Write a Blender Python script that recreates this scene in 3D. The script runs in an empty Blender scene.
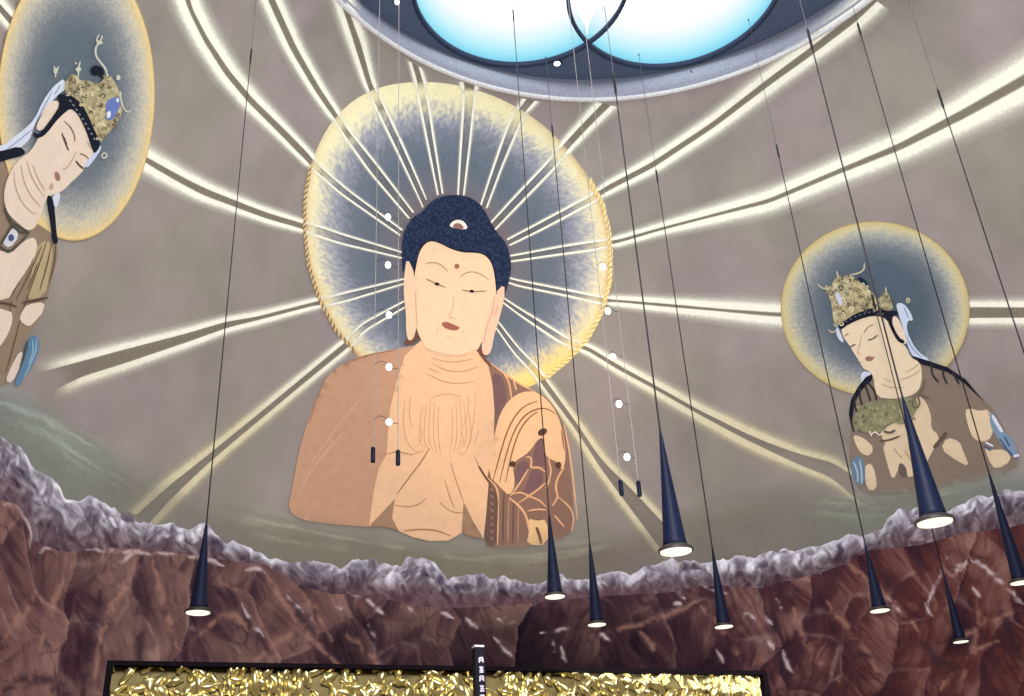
import bpy, math, random
import numpy as np
from mathutils import Vector, Matrix
from mathutils.geometry import delaunay_2d_cdt

S = bpy.context.scene
COL = S.collection
random.seed(7)
rng = np.random.default_rng(11)

# ------------------------------------------------------------------ camera
W, HT, FPX = 1024, 696, 1000.0
VP = (402.0, -1538.0)                      # where the plumb lines meet overhead
EYE = np.array([0.0, 0.0, 1.6])
_u = np.array([VP[0] - W / 2, HT / 2 - VP[1], FPX]); _u /= np.linalg.norm(_u)
_f = np.array([0, 0, 1.0]) - _u * _u[2]; _f /= np.linalg.norm(_f)
_r = np.cross(_u, _f)
if _r[0] < 0: _r = -_r
B3 = np.stack([_r, _f, _u])                # camera axes -> world
cam_d = bpy.data.cameras.new('camera'); cam = bpy.data.objects.new('camera', cam_d); COL.objects.link(cam)
cam_d.sensor_width = 36; cam_d.lens = FPX / W * 36; cam_d.clip_end = 200
cx_, cy_, cz_ = B3[:, 0], B3[:, 1], B3[:, 2]
cam.matrix_world = Matrix([[cx_[i], cy_[i], -cz_[i], EYE[i]] for i in range(3)] + [[0, 0, 0, 1]])
S.camera = cam

# ------------------------------------------------------------------ view, world, lights
S.view_settings.view_transform = 'Standard'
S.view_settings.look = 'None'
S.view_settings.gamma = 1
S.view_settings.exposure = 0.0
S.view_settings.use_curve_mapping = False
wd = bpy.data.worlds.new('world'); S.world = wd; wd.use_nodes = True
wd.node_tree.nodes['Background'].inputs[0].default_value = (.75, .85, 1, 1)
wd.node_tree.nodes['Background'].inputs[1].default_value = 1.0

H = 14.0
AX = np.array([0.169 * H, 0.713 * H])      # axis of the round hall


def lamp(name, kind, loc, target, energy, color, **kw):
    d = bpy.data.lights.new(name, kind); d.energy = energy; d.color = color
    for k, v in kw.items(): setattr(d, k, v)
    o = bpy.data.objects.new(name, d); COL.objects.link(o); o.location = loc
    v = Vector(target) - Vector(loc)
    o.rotation_euler = v.to_track_quat('-Z', 'Y').to_euler()
    return o


# two added fill disks without fixtures washing the painted wall, daylight from the oculus, one warm spot on the Buddha
lamp('hall_fill', 'AREA', (AX[0], AX[1] - 1.5, 2.4), (AX[0], AX[1] + 1.5, 14), 330, (1.0, .985, .975), shape='DISK', size=7)  # added fill from below, stands for no fixture
lamp('mural_fill', 'AREA', (1.2, .4, 6.2), (2.6, 20, 10.5), 1570, (1.0, .985, .975), shape='DISK', size=3)  # added fill above the camera, kept out of view
lamp('oculus_daylight', 'AREA', (AX[0], AX[1], 15.2), (AX[0], AX[1], 0), 420, (.93, .97, 1.0), shape='DISK', size=9)


lamp('warm_spot', 'SPOT', (1.3, 9.0, 1.2), (.2, 19.2, 11.6), 1700, (1, .74, .48), spot_size=math.radians(32), spot_blend=1.0, shadow_soft_size=.3)


# ------------------------------------------------------------------ surface of the wall
def Rp(z):                                  # radius of the hall at height z
    q = np.clip((z - 1.6) / H, 0, 1.4)
    return H * (.795 - .377 * q ** 1.9)


def P(x, y, off=0.0):
    """point of the painted wall seen at (x, y) in the photograph, lifted off metres towards the room"""
    x = np.atleast_1d(np.asarray(x, float)); y = np.atleast_1d(np.asarray(y, float))
    v = np.stack([x - W / 2, HT / 2 - y, np.full(x.shape, FPX)], -1)
    d = v @ B3.T
    d /= np.linalg.norm(d, axis=-1, keepdims=True)
    lo = np.zeros(len(x)); hi = np.full(len(x), 45.0)
    for _ in range(44):
        m = (lo + hi) / 2; p = EYE + d * m[:, None]
        out = np.hypot(p[:, 0] - AX[0], p[:, 1] - AX[1]) > Rp(p[:, 2])
        hi = np.where(out, m, hi); lo = np.where(out, lo, m)
    p = EYE + d * lo[:, None]
    if off:
        rx = p[:, 0] - AX[0]; ry = p[:, 1] - AX[1]; rr = np.hypot(rx, ry)
        dr = (Rp(p[:, 2] + .01) - Rp(p[:, 2] - .01)) / .02
        n = np.stack([-rx / rr, -ry / rr, dr], -1); n /= np.linalg.norm(n, axis=-1, keepdims=True)
        p = p + n * off
    return p


def ray_at(x, y, dist):
    v = np.array([x - W / 2, HT / 2 - y, FPX]); d = B3 @ v; d /= np.linalg.norm(d)
    return EYE + d * dist


# ------------------------------------------------------------------ helpers
def lin(c):
    c = np.asarray(c, float) / 255.0
    return np.where(c <= .04045, c / 12.92, ((c + .055) / 1.055) ** 2.4)


def mesh(name, verts, faces, mat, parent=None, col=None, smooth=True):
    me = bpy.data.meshes.new(name)
    verts = np.asarray(verts, float)
    org = np.zeros(3)
    if parent is None:
        org = verts.mean(0)
    me.from_pydata((verts - org).tolist(), [], [tuple(int(i) for i in f) for f in faces])
    if col is not None:
        a = me.color_attributes.new('Paint', 'FLOAT_COLOR', 'POINT')
        c = np.ones((len(verts), 4)); col = np.asarray(col, float); c[:, :col.shape[1]] = col
        a.data.foreach_set('color', c.astype(np.float32).ravel())
    me.polygons.foreach_set('use_smooth', [smooth] * len(me.polygons))
    me.materials.append(mat); me.update()
    o = bpy.data.objects.new(name, me); COL.objects.link(o)
    if parent is not None:
        o.parent = parent
        root = parent
        acc = Vector((0, 0, 0))
        while root is not None:
            acc += root.location; root = root.parent
        o.location = -acc                    # verts are in world metres
    else:
        o.location = org
    return o


def tag(o, label, cat, group=None, kind=None):
    if label: o['label'] = label
    if cat: o['category'] = cat
    if group: o['group'] = group
    if kind: o['kind'] = kind
    return o


def thing(name, loc, label, cat, group=None):
    o = bpy.data.objects.new(name, None); COL.objects.link(o); o.location = Vector(loc)
    o.empty_display_size = .2
    return tag(o, label, cat, group)


def chaikin(p, n, closed):
    p = np.asarray(p, float)
    for _ in range(n):
        if closed:
            q = np.roll(p, -1, 0)
            p = np.stack([.75 * p + .25 * q, .25 * p + .75 * q], 1).reshape(-1, 2)
        else:
            a, b = p[:-1], p[1:]
            m = np.stack([.75 * a + .25 * b, .25 * a + .75 * b], 1).reshape(-1, 2)
            p = np.vstack([p[:1], m, p[-1:]])
    return p


def dens(p, step, closed):
    p = np.asarray(p, float); out = []
    n = len(p)
    for i in range(n if closed else n - 1):
        a, b = p[i], p[(i + 1) % n]
        k = max(1, int(math.ceil(np.hypot(*(b - a)) / step)))
        for j in range(k): out.append(a + (b - a) * j / k)
    if not closed: out.append(p[-1])
    return np.array(out)


def inside(px, py, poly):
    r = np.zeros(len(px), bool); n = len(poly)
    for i in range(n):
        x1, y1 = poly[i]; x2, y2 = poly[(i + 1) % n]
        if y1 == y2: continue
        c = ((y1 > py) != (y2 > py)) & (px < (x2 - x1) * (py - y1) / (y2 - y1) + x1)
        r ^= c
    return r


def tri_fill(loops, step):
    V = []; E = []
    for L in loops:
        b = len(V); n = len(L); V += [tuple(q) for q in L]
        E += [(b + i, b + (i + 1) % n) for i in range(n)]
    allp = np.array(V); x0, y0 = allp.min(0); x1, y1 = allp.max(0)
    gx, gy = np.meshgrid(np.arange(x0 + step * .5, x1, step), np.arange(y0 + step * .5, y1, step * .87))
    gx = gx + (np.arange(gx.shape[0]) % 2)[:, None] * step * .5
    gx = gx.ravel(); gy = gy.ravel()
    if len(gx):
        k = np.zeros(len(gx), bool)
        for L in loops: k ^= inside(gx, gy, L)
        gx, gy = gx[k], gy[k]
        if len(gx):
            d = np.full(len(gx), 1e9)
            for s in range(0, len(allp)):
                d = np.minimum(d, (gx - allp[s, 0]) ** 2 + (gy - allp[s, 1]) ** 2)
            k = d > (step * .45) ** 2
            V += list(zip(gx[k].tolist(), gy[k].tolist()))
    vs, es, fs, *_ = delaunay_2d_cdt([Vector(v) for v in V], E, [], 0, 1e-5)
    vs = np.array([(v.x, v.y) for v in vs]); fs = np.array([f for f in fs if len(f) == 3])
    c = vs[fs].mean(1)
    k = np.zeros(len(c), bool)
    for L in loops: k ^= inside(c[:, 0], c[:, 1], L)
    return vs, fs[k]


LAY = .004


def fill(name, poly, color, parent=None, layer=1, sm=1, step=9, mat=None, holes=(), fn=None):
    """a painted shape: closed outline (or list of outlines) on the wall"""
    polys = poly if isinstance(poly[0][0], (list, tuple, np.ndarray)) else [poly]
    if len(polys) > 1:
        return [fill(name, q, color, parent, layer, sm, step, mat, holes, fn) for q in polys][0]
    VV = []; FF = []; base = 0
    for q in polys:
        L = [dens(chaikin(q, sm, True), min(step, 5), True)]
        for h in holes: L.append(dens(chaikin(h, sm, True), min(step, 5), True))
        vs, fs = tri_fill(L, step)
        VV.append(vs); FF.append(fs + base); base += len(vs)
    vs = np.vstack(VV); fs = np.vstack(FF)
    a, b, c = vs[fs[:, 0]], vs[fs[:, 1]], vs[fs[:, 2]]
    cr = (b[:, 0] - a[:, 0]) * (c[:, 1] - a[:, 1]) - (b[:, 1] - a[:, 1]) * (c[:, 0] - a[:, 0])
    fs = np.where((cr > 0)[:, None], fs[:, ::-1], fs)
    pc = np.tile(np.r_[lin(color[:3]), color[3] if len(color) > 3 else 1.0], (len(vs), 1))
    if fn is not None: pc = fn(vs[:, 0], vs[:, 1])
    if mat is None: mat = M['paint']
    return mesh(name, P(vs[:, 0], vs[:, 1], layer * LAY), fs, mat, parent, pc)


def ribbon_geo(pts, w, sm=2, taper=(1, 1), step=3):
    p = dens(chaikin(pts, sm, False), step, False)
    t = np.gradient(p, axis=0); t /= np.maximum(np.linalg.norm(t, axis=1, keepdims=True), 1e-9)
    n = np.stack([-t[:, 1], t[:, 0]], 1)
    u = np.linspace(0, 1, len(p))
    ww = w * np.interp(u, [0, .25, .75, 1], [taper[0], 1, 1, taper[1]]) / 2
    L = p + n * ww[:, None]; R = p - n * ww[:, None]
    v = np.vstack([L, R]); k = len(p)
    f = [(i, i + 1, k + i + 1, k + i) for i in range(k - 1)]
    return v, np.array(f)


def strokes(name, lines, w, color, parent=None, layer=6, sm=2, taper=(.5, .5), mat=None):
    """brush lines on the wall; a pattern is one mesh, separate features are parts of their own"""
    if len(lines) > 1 and name not in ('filigree', 'bead', 'border_mark', 'stripe', 'necklace', 'seam', 'hand_line', 'bead_loop', 'robe_fold', 'neck_crease'):
        return [strokes(name, [q], w, color, parent, layer, sm, taper, mat) for q in lines][0]
    VV = []; FF = []; CC = []; b = 0
    for L in lines:
        ww = w; cc = color; pts = L
        if isinstance(L, dict): pts = L['p']; ww = L.get('w', w); cc = L.get('c', color)
        v, f = ribbon_geo(pts, ww, sm, taper)
        VV.append(v); FF.append(f + b); b += len(v)
        CC.append(np.tile(np.r_[lin(cc[:3]), cc[3] if len(cc) > 3 else 1], (len(v), 1)))
    v = np.vstack(VV)
    return mesh(name, P(v[:, 0], v[:, 1], layer * LAY), np.vstack(FF), mat or M['paint'], parent, np.vstack(CC))


def ell(cx, cy, rx, ry, rot=0, n=40):
    a = np.linspace(0, 2 * math.pi, n, endpoint=False); c, s = math.cos(rot), math.sin(rot)
    x = rx * np.cos(a); y = ry * np.sin(a)
    return np.stack([cx + x * c - y * s, cy + x * s + y * c], 1).tolist()


def vnoise(x, y, seed=0):
    xi = np.floor(x).astype(np.int64); yi = np.floor(y).astype(np.int64)
    fx = x - xi; fy = y - yi; fx = fx * fx * (3 - 2 * fx); fy = fy * fy * (3 - 2 * fy)
    def h(a, b):
        n = (a * 374761393 + b * 668265263 + seed * 974634777) & 0x7fffffff
        n = ((n ^ (n >> 13)) * 1274126177) & 0x7fffffff
        return ((n ^ (n >> 16)) & 0xffff) / 65535.0
    return (h(xi, yi) * (1 - fx) + h(xi + 1, yi) * fx) * (1 - fy) + (h(xi, yi + 1) * (1 - fx) + h(xi + 1, yi + 1) * fx) * fy


def fbm(x, y, o=4, seed=0):
    s = 0; a = .5; t = 0
    for i in range(o):
        s = s + a * vnoise(x * 2 ** i, y * 2 ** i, seed + i * 17); t += a; a *= .5
    return s / t


def sst(a, b, x):
    t = np.clip((x - a) / (b - a), 0, 1); return t * t * (3 - 2 * t)


# ------------------------------------------------------------------ materials
M = {}


def mat(name, rough=.9, metal=0, spec=.0):
    m = bpy.data.materials.new(name); m.use_nodes = True
    b = m.node_tree.nodes['Principled BSDF']
    b.inputs['Roughness'].default_value = rough; b.inputs['Metallic'].default_value = metal
    b.inputs['Specular IOR Level'].default_value = spec
    M[name] = m
    return m, m.node_tree, b


def paint_mat(name, scale=9, amt=.10, alpha=False, fine=0.0):
    m, nt, b = mat(name)
    at = nt.nodes.new('ShaderNodeAttribute'); at.attribute_name = 'Paint'
    tc = nt.nodes.new('ShaderNodeNewGeometry')
    no = nt.nodes.new('ShaderNodeTexNoise'); no.inputs['Scale'].default_value = scale; no.inputs['Detail'].default_value = 6
    nt.links.new(tc.outputs['Position'], no.inputs['Vector'])
    mr = nt.nodes.new('ShaderNodeMapRange'); mr.inputs['From Min'].default_value = .3; mr.inputs['From Max'].default_value = .7
    mr.inputs['To Min'].default_value = 1 - amt; mr.inputs['To Max'].default_value = 1 + amt
    nt.links.new(no.outputs['Fac'], mr.inputs['Value'])
    mx = nt.nodes.new('ShaderNodeVectorMath'); mx.operation = 'SCALE'
    nt.links.new(at.outputs['Color'], mx.inputs[0]); nt.links.new(mr.outputs[0], mx.inputs['Scale'])
    nt.links.new(mx.outputs[0], b.inputs['Base Color'])
    if alpha:
        n2 = nt.nodes.new('ShaderNodeTexNoise'); n2.inputs['Scale'].default_value = 22; n2.inputs['Detail'].default_value = 4
        nt.links.new(tc.outputs['Position'], n2.inputs['Vector'])
        r2 = nt.nodes.new('ShaderNodeMapRange'); r2.inputs['From Min'].default_value = .3; r2.inputs['From Max'].default_value = .7
        r2.inputs['To Min'].default_value = 1 - fine; r2.inputs['To Max'].default_value = 1 + fine
        nt.links.new(n2.outputs['Fac'], r2.inputs['Value'])
        mu = nt.nodes.new('ShaderNodeMath'); mu.operation = 'MULTIPLY'; mu.use_clamp = True
        nt.links.new(at.outputs['Alpha'], mu.inputs[0]); nt.links.new(r2.outputs[0], mu.inputs[1])
        nt.links.new(mu.outputs[0], b.inputs['Alpha'])
    return m


paint_mat('paint', 6, .04)
paint_mat('wall_plaster', 1.3, .06)
paint_mat('rock_paint', 5, .08)
paint_mat('glaze', 8, .04, alpha=True, fine=.14)
paint_mat('mist_paint', 2, .05, alpha=True, fine=.10)
paint_mat('halo_paint', 30, .10, alpha=True, fine=0)


def flat_mat(name, rgb, rough=.6, metal=0, spec=.3, nscale=20, amt=.06):
    m, nt, b = mat(name, rough, metal, spec)
    no = nt.nodes.new('ShaderNodeTexNoise'); no.inputs['Scale'].default_value = nscale
    g = nt.nodes.new('ShaderNodeNewGeometry'); nt.links.new(g.outputs['Position'], no.inputs['Vector'])
    cr = nt.nodes.new('ShaderNodeValToRGB'); c = lin(rgb)
    cr.color_ramp.elements[0].color = (*(c * (1 - amt * 2)), 1); cr.color_ramp.elements[1].color = (*np.minimum(c * (1 + amt * 2), 1), 1)
    cr.color_ramp.elements[0].position = .3; cr.color_ramp.elements[1].position = .7
    nt.links.new(no.outputs['Fac'], cr.inputs['Fac']); nt.links.new(cr.outputs['Color'], b.inputs['Base Color'])
    return m


flat_mat('lamp_black', (14, 21, 44), .5, 0, .15)
flat_mat('cord_black', (38, 36, 40), .6, 0, .2)
flat_mat('wire_dark', (92, 92, 100), .6, 0, .2)
flat_mat('wire_grey', (150, 145, 145), .5, 0, .2)
flat_mat('brass_rim', (52, 46, 44), .5, .3, .3)
flat_mat('plate_grey', (92, 104, 128), .8, 0, .1)
flat_mat('lip_white', (226, 226, 228), .7, 0, .1)
flat_mat('fascia', (158, 163, 180), .7, 0, .2)
flat_mat('ring_dark', (48, 60, 86), .6, 0, .2)
flat_mat('coffer_cyan', (140, 222, 244), .9, 0, 0)
flat_mat('floor_stone', (120, 105, 92), .5, 0, .3, 3)
flat_mat('black_lacquer', (12, 7, 12), .7, 0, .03)
flat_mat('post_black', (16, 16, 26), .6, 0, .1)
flat_mat('silver_mark', (190, 185, 200), .5, 0, .3)
flat_mat('gold_leaf', (206, 192, 138), .32, .9, .5, 14, .10)
flat_mat('gold_board', (96, 84, 48), .6, .3, .3, 14, .10)


def emit_mat(name, rgb, st):
    m = bpy.data.materials.new(name); m.use_nodes = True; nt = m.node_tree; nt.nodes.clear()
    e = nt.nodes.new('ShaderNodeEmission'); e.inputs[0].default_value = (*rgb, 1); e.inputs[1].default_value = st
    o = nt.nodes.new('ShaderNodeOutputMaterial'); nt.links.new(e.outputs[0], o.inputs[0]); M[name] = m
    return m


emit_mat('lamp_glow', (1, .92, .74), 1.3)
emit_mat('bulb_glow', (1, .97, .95), 5)
emit_mat('sky_panel', (.93, .98, 1), 2.2)
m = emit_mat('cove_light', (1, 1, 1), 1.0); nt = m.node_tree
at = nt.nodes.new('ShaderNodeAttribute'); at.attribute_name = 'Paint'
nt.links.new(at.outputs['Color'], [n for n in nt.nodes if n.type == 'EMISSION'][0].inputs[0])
m = bpy.data.materials.new('pane_glass'); m.use_nodes = True; nt = m.node_tree; nt.nodes.clear()
tr = nt.nodes.new('ShaderNodeBsdfTransparent'); gl = nt.nodes.new('ShaderNodeBsdfGlossy'); mi = nt.nodes.new('ShaderNodeMixShader')
gl.inputs['Roughness'].default_value = .1; mi.inputs[0].default_value = .04; tr.inputs[0].default_value = (.97, .99, 1, 1)
o = nt.nodes.new('ShaderNodeOutputMaterial')
nt.links.new(tr.outputs[0], mi.inputs[1]); nt.links.new(gl.outputs[0], mi.inputs[2]); nt.links.new(mi.outputs[0], o.inputs[0]); M['pane_glass'] = m

# hair: dark blue rows of tiny curls
m, nt, b = mat('hair_curls', .8, 0, .1)
g = nt.nodes.new('ShaderNodeNewGeometry'); vo = nt.nodes.new('ShaderNodeTexVoronoi'); vo.inputs['Scale'].default_value = 17
nt.links.new(g.outputs['Position'], vo.inputs['Vector'])
cr = nt.nodes.new('ShaderNodeValToRGB'); nt.links.new(vo.outputs['Distance'], cr.inputs['Fac'])
cr.color_ramp.elements[0].color = (*lin((60, 74, 108)), 1); cr.color_ramp.elements[1].color = (*lin((34, 44, 70)), 1)
cr.color_ramp.elements[1].position = .62
nt.links.new(cr.outputs[0], b.inputs['Base Color'])


# ------------------------------------------------------------------ the room
def revolve(zs, rs, n=360, flip=False):
    V = []; F = []
    for z, r in zip(zs, rs):
        a = np.linspace(0, 2 * math.pi, n, endpoint=False)
        V.append(np.stack([AX[0] + r * np.cos(a), AX[1] + r * np.sin(a), np.full(n, z)], 1))
    for i in range(len(zs) - 1):
        for j in range(n):
            k = (j + 1) % n
            q = (i * n + j, (i + 1) * n + j, (i + 1) * n + k, i * n + k)
            F.append(q if not flip else q[::-1])
    return np.vstack(V), F


ZR = 1.6 + H
zs = np.linspace(0, ZR, 110)
v, f = revolve(zs, Rp(zs))
ang = np.arctan2(v[:, 1] - AX[1], v[:, 0] - AX[0])
n1 = fbm(ang * 9 + 30, v[:, 2] * .9, 5, 3); n2 = fbm(ang * 30 + 90, v[:, 2] * 2.2, 4, 9)
base = np.array([lin((159, 147, 146))]) * (1 + (n1 - .5)[:, None] * .28 + (n2 - .5)[:, None] * .16)
tint = np.array([lin((153, 146, 139)) / lin((159, 147, 146))])
base = base * (1 + (tint - 1) * sst(.35, .65, fbm(ang * 5 + 7, v[:, 2] * .5, 3, 21))[:, None])
brown = lin((112, 72, 68)); bl = sst(4.6, 3.6, v[:, 2])[:, None]
base = base * (1 - bl) + brown * bl
wall = mesh('wall_round', v, f, M['wall_plaster'], None, base); tag(wall, 'curved mauve-grey plaster dome wall carrying the painting', 'wall', kind='structure')

a = np.linspace(0, 2 * math.pi, 180, endpoint=False)
fv = [(AX[0] + 11.13 * math.cos(t), AX[1] + 11.13 * math.sin(t), 0) for t in a]
tag(mesh('floor', np.array(fv), [tuple(range(180))], M['floor_stone']), 'stone floor of the round hall', 'floor', kind='structure')

def torus_pts(R, z, r, n=180, m=8):
    V = []; F = []
    for i in range(n):
        a = 2 * math.pi * i / n
        for j in range(m):
            b = 2 * math.pi * j / m
            V.append((AX[0] + (R + r * math.cos(b)) * math.cos(a), AX[1] + (R + r * math.cos(b)) * math.sin(a), z + r * math.sin(b)))
            F.append((i * m + j, i * m + (j + 1) % m, ((i + 1) % n) * m + (j + 1) % m, ((i + 1) % n) * m + j))
    return np.array(V), F


# oculus: fascia, plate with interlocking round lights
ZC = 1.6 + 1.05 * H; RC = .418 * H
v, f = revolve([ZR, ZR + .10, ZR + .35, ZC - .15, ZC], [RC, RC - .10, RC - .05, RC + .06, RC + .14])
fas = mesh('trim_1', v, f, M['fascia']); v, f = torus_pts(RC - .02, ZR, .05); mesh('lip', v, f, M['lip_white'], fas); tag(fas, 'pale rounded fascia ring around the ceiling oculus', 'trim', kind='structure')  # white lip ring puts the fascia's bright lower edge into colour
cr_ = .1445 * H; cd = .273 * H
cen = [(AX[0] + cd * math.cos(math.radians(73.2 + 45 * k)), AX[1] + cd * math.sin(math.radians(73.2 + 45 * k))) for k in range(8)]
# plate triangulated around the circles
outer = np.array([(AX[0] + (RC + .16) * math.cos(t), AX[1] + (RC + .16) * math.sin(t)) for t in np.linspace(0, 2 * math.pi, 200, endpoint=False)])
V = [Vector(q) for q in outer]; E = [(i, (i + 1) % 200) for i in range(200)]
for (ccx, ccy) in cen:
    b0 = len(V)
    for t in np.linspace(0, 2 * math.pi, 90, endpoint=False): V.append(Vector((ccx + cr_ * math.cos(t), ccy + cr_ * math.sin(t))))
    E += [(b0 + i, b0 + (i + 1) % 90) for i in range(90)]
vs, es, fs, *_ = delaunay_2d_cdt(V, E, [], 0, 1e-4)
vs = np.array([(q.x, q.y) for q in vs]); fs = np.array([q for q in fs if len(q) == 3]); c = vs[fs].mean(1)
k = np.ones(len(c), bool)
for (ccx, ccy) in cen: k &= np.hypot(c[:, 0] - ccx, c[:, 1] - ccy) > cr_ * .999
k &= np.hypot(c[:, 0] - AX[0], c[:, 1] - AX[1]) < RC + .16
plate = mesh('ceiling', np.c_[vs, np.full(len(vs), ZC)], fs[k], M['plate_grey'], smooth=False)
tag(plate, 'slate grey ceiling plate pierced by interlocking round lights', 'ceiling', kind='structure')
# one shaft wall around the joined circles, cyan-to-white glow painted into its emission, and one luminous lid
V = []; F = []; CE = []
for ci, (ccx, ccy) in enumerate(cen):
    N = 160
    for i in range(N):
        t0, t1 = 2 * math.pi * i / N, 2 * math.pi * (i + 1) / N; tm = (t0 + t1) / 2
        mx_, my_ = ccx + cr_ * math.cos(tm), ccy + cr_ * math.sin(tm)
        if any(math.hypot(mx_ - q[0], my_ - q[1]) < cr_ - .01 for j, q in enumerate(cen) if j != ci): continue
        b0 = len(V)
        for t in (t0, t1):
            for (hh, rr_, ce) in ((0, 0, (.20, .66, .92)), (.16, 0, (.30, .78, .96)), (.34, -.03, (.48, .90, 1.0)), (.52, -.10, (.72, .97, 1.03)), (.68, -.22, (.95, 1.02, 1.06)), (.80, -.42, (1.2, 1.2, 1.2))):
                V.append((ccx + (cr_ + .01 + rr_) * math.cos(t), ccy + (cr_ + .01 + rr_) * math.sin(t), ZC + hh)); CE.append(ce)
        for q in range(5): F.append((b0 + q, b0 + q + 1, b0 + q + 7, b0 + q + 6))
tag(mesh('trim_2', np.array(V), F, M['cove_light'], None, np.array(CE)), 'glowing cyan edge of the light recess above the round ceiling lights', 'light panel', kind='structure')
a = np.linspace(0, 2 * math.pi, 96, endpoint=False)
tag(mesh('trim_3', np.array([(AX[0] + (RC + .1) * math.cos(t), AX[1] + (RC + .1) * math.sin(t), ZC + .84) for t in a]), [tuple(range(96))], M['sky_panel']),
    'glowing white lid behind the round ceiling lights', 'light panel', kind='structure')


def torus(cx, cy, z, R, r, n=120, m=8):
    V = []; F = []
    for i in range(n):
        a = 2 * math.pi * i / n
        for j in range(m):
            b = 2 * math.pi * j / m
            V.append((cx + (R + r * math.cos(b)) * math.cos(a), cy + (R + r * math.cos(b)) * math.sin(a), z + r * 1.6 * math.sin(b)))
            F.append((i * m + j, i * m + (j + 1) % m, ((i + 1) % n) * m + (j + 1) % m, ((i + 1) % n) * m + j))
    return np.array(V), F


for ci, (ccx, ccy) in enumerate(cen):
    w = thing('window_%d' % (ci + 1), (ccx, ccy, ZC), None, None); w['kind'] = 'structure'
    w['label'] = 'round luminous ceiling light interlocking with its neighbours in the oculus'
    v, f = torus(ccx, ccy, ZC - .02, cr_, .042)
    mesh('frame', v, f, M['ring_dark'], w)
    mesh('pane', np.array([(ccx + cr_ * math.cos(t), ccy + cr_ * math.sin(t), ZC + .02 + .004 * ci) for t in a]), [tuple(range(96))], M['pane_glass'], w)

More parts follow.
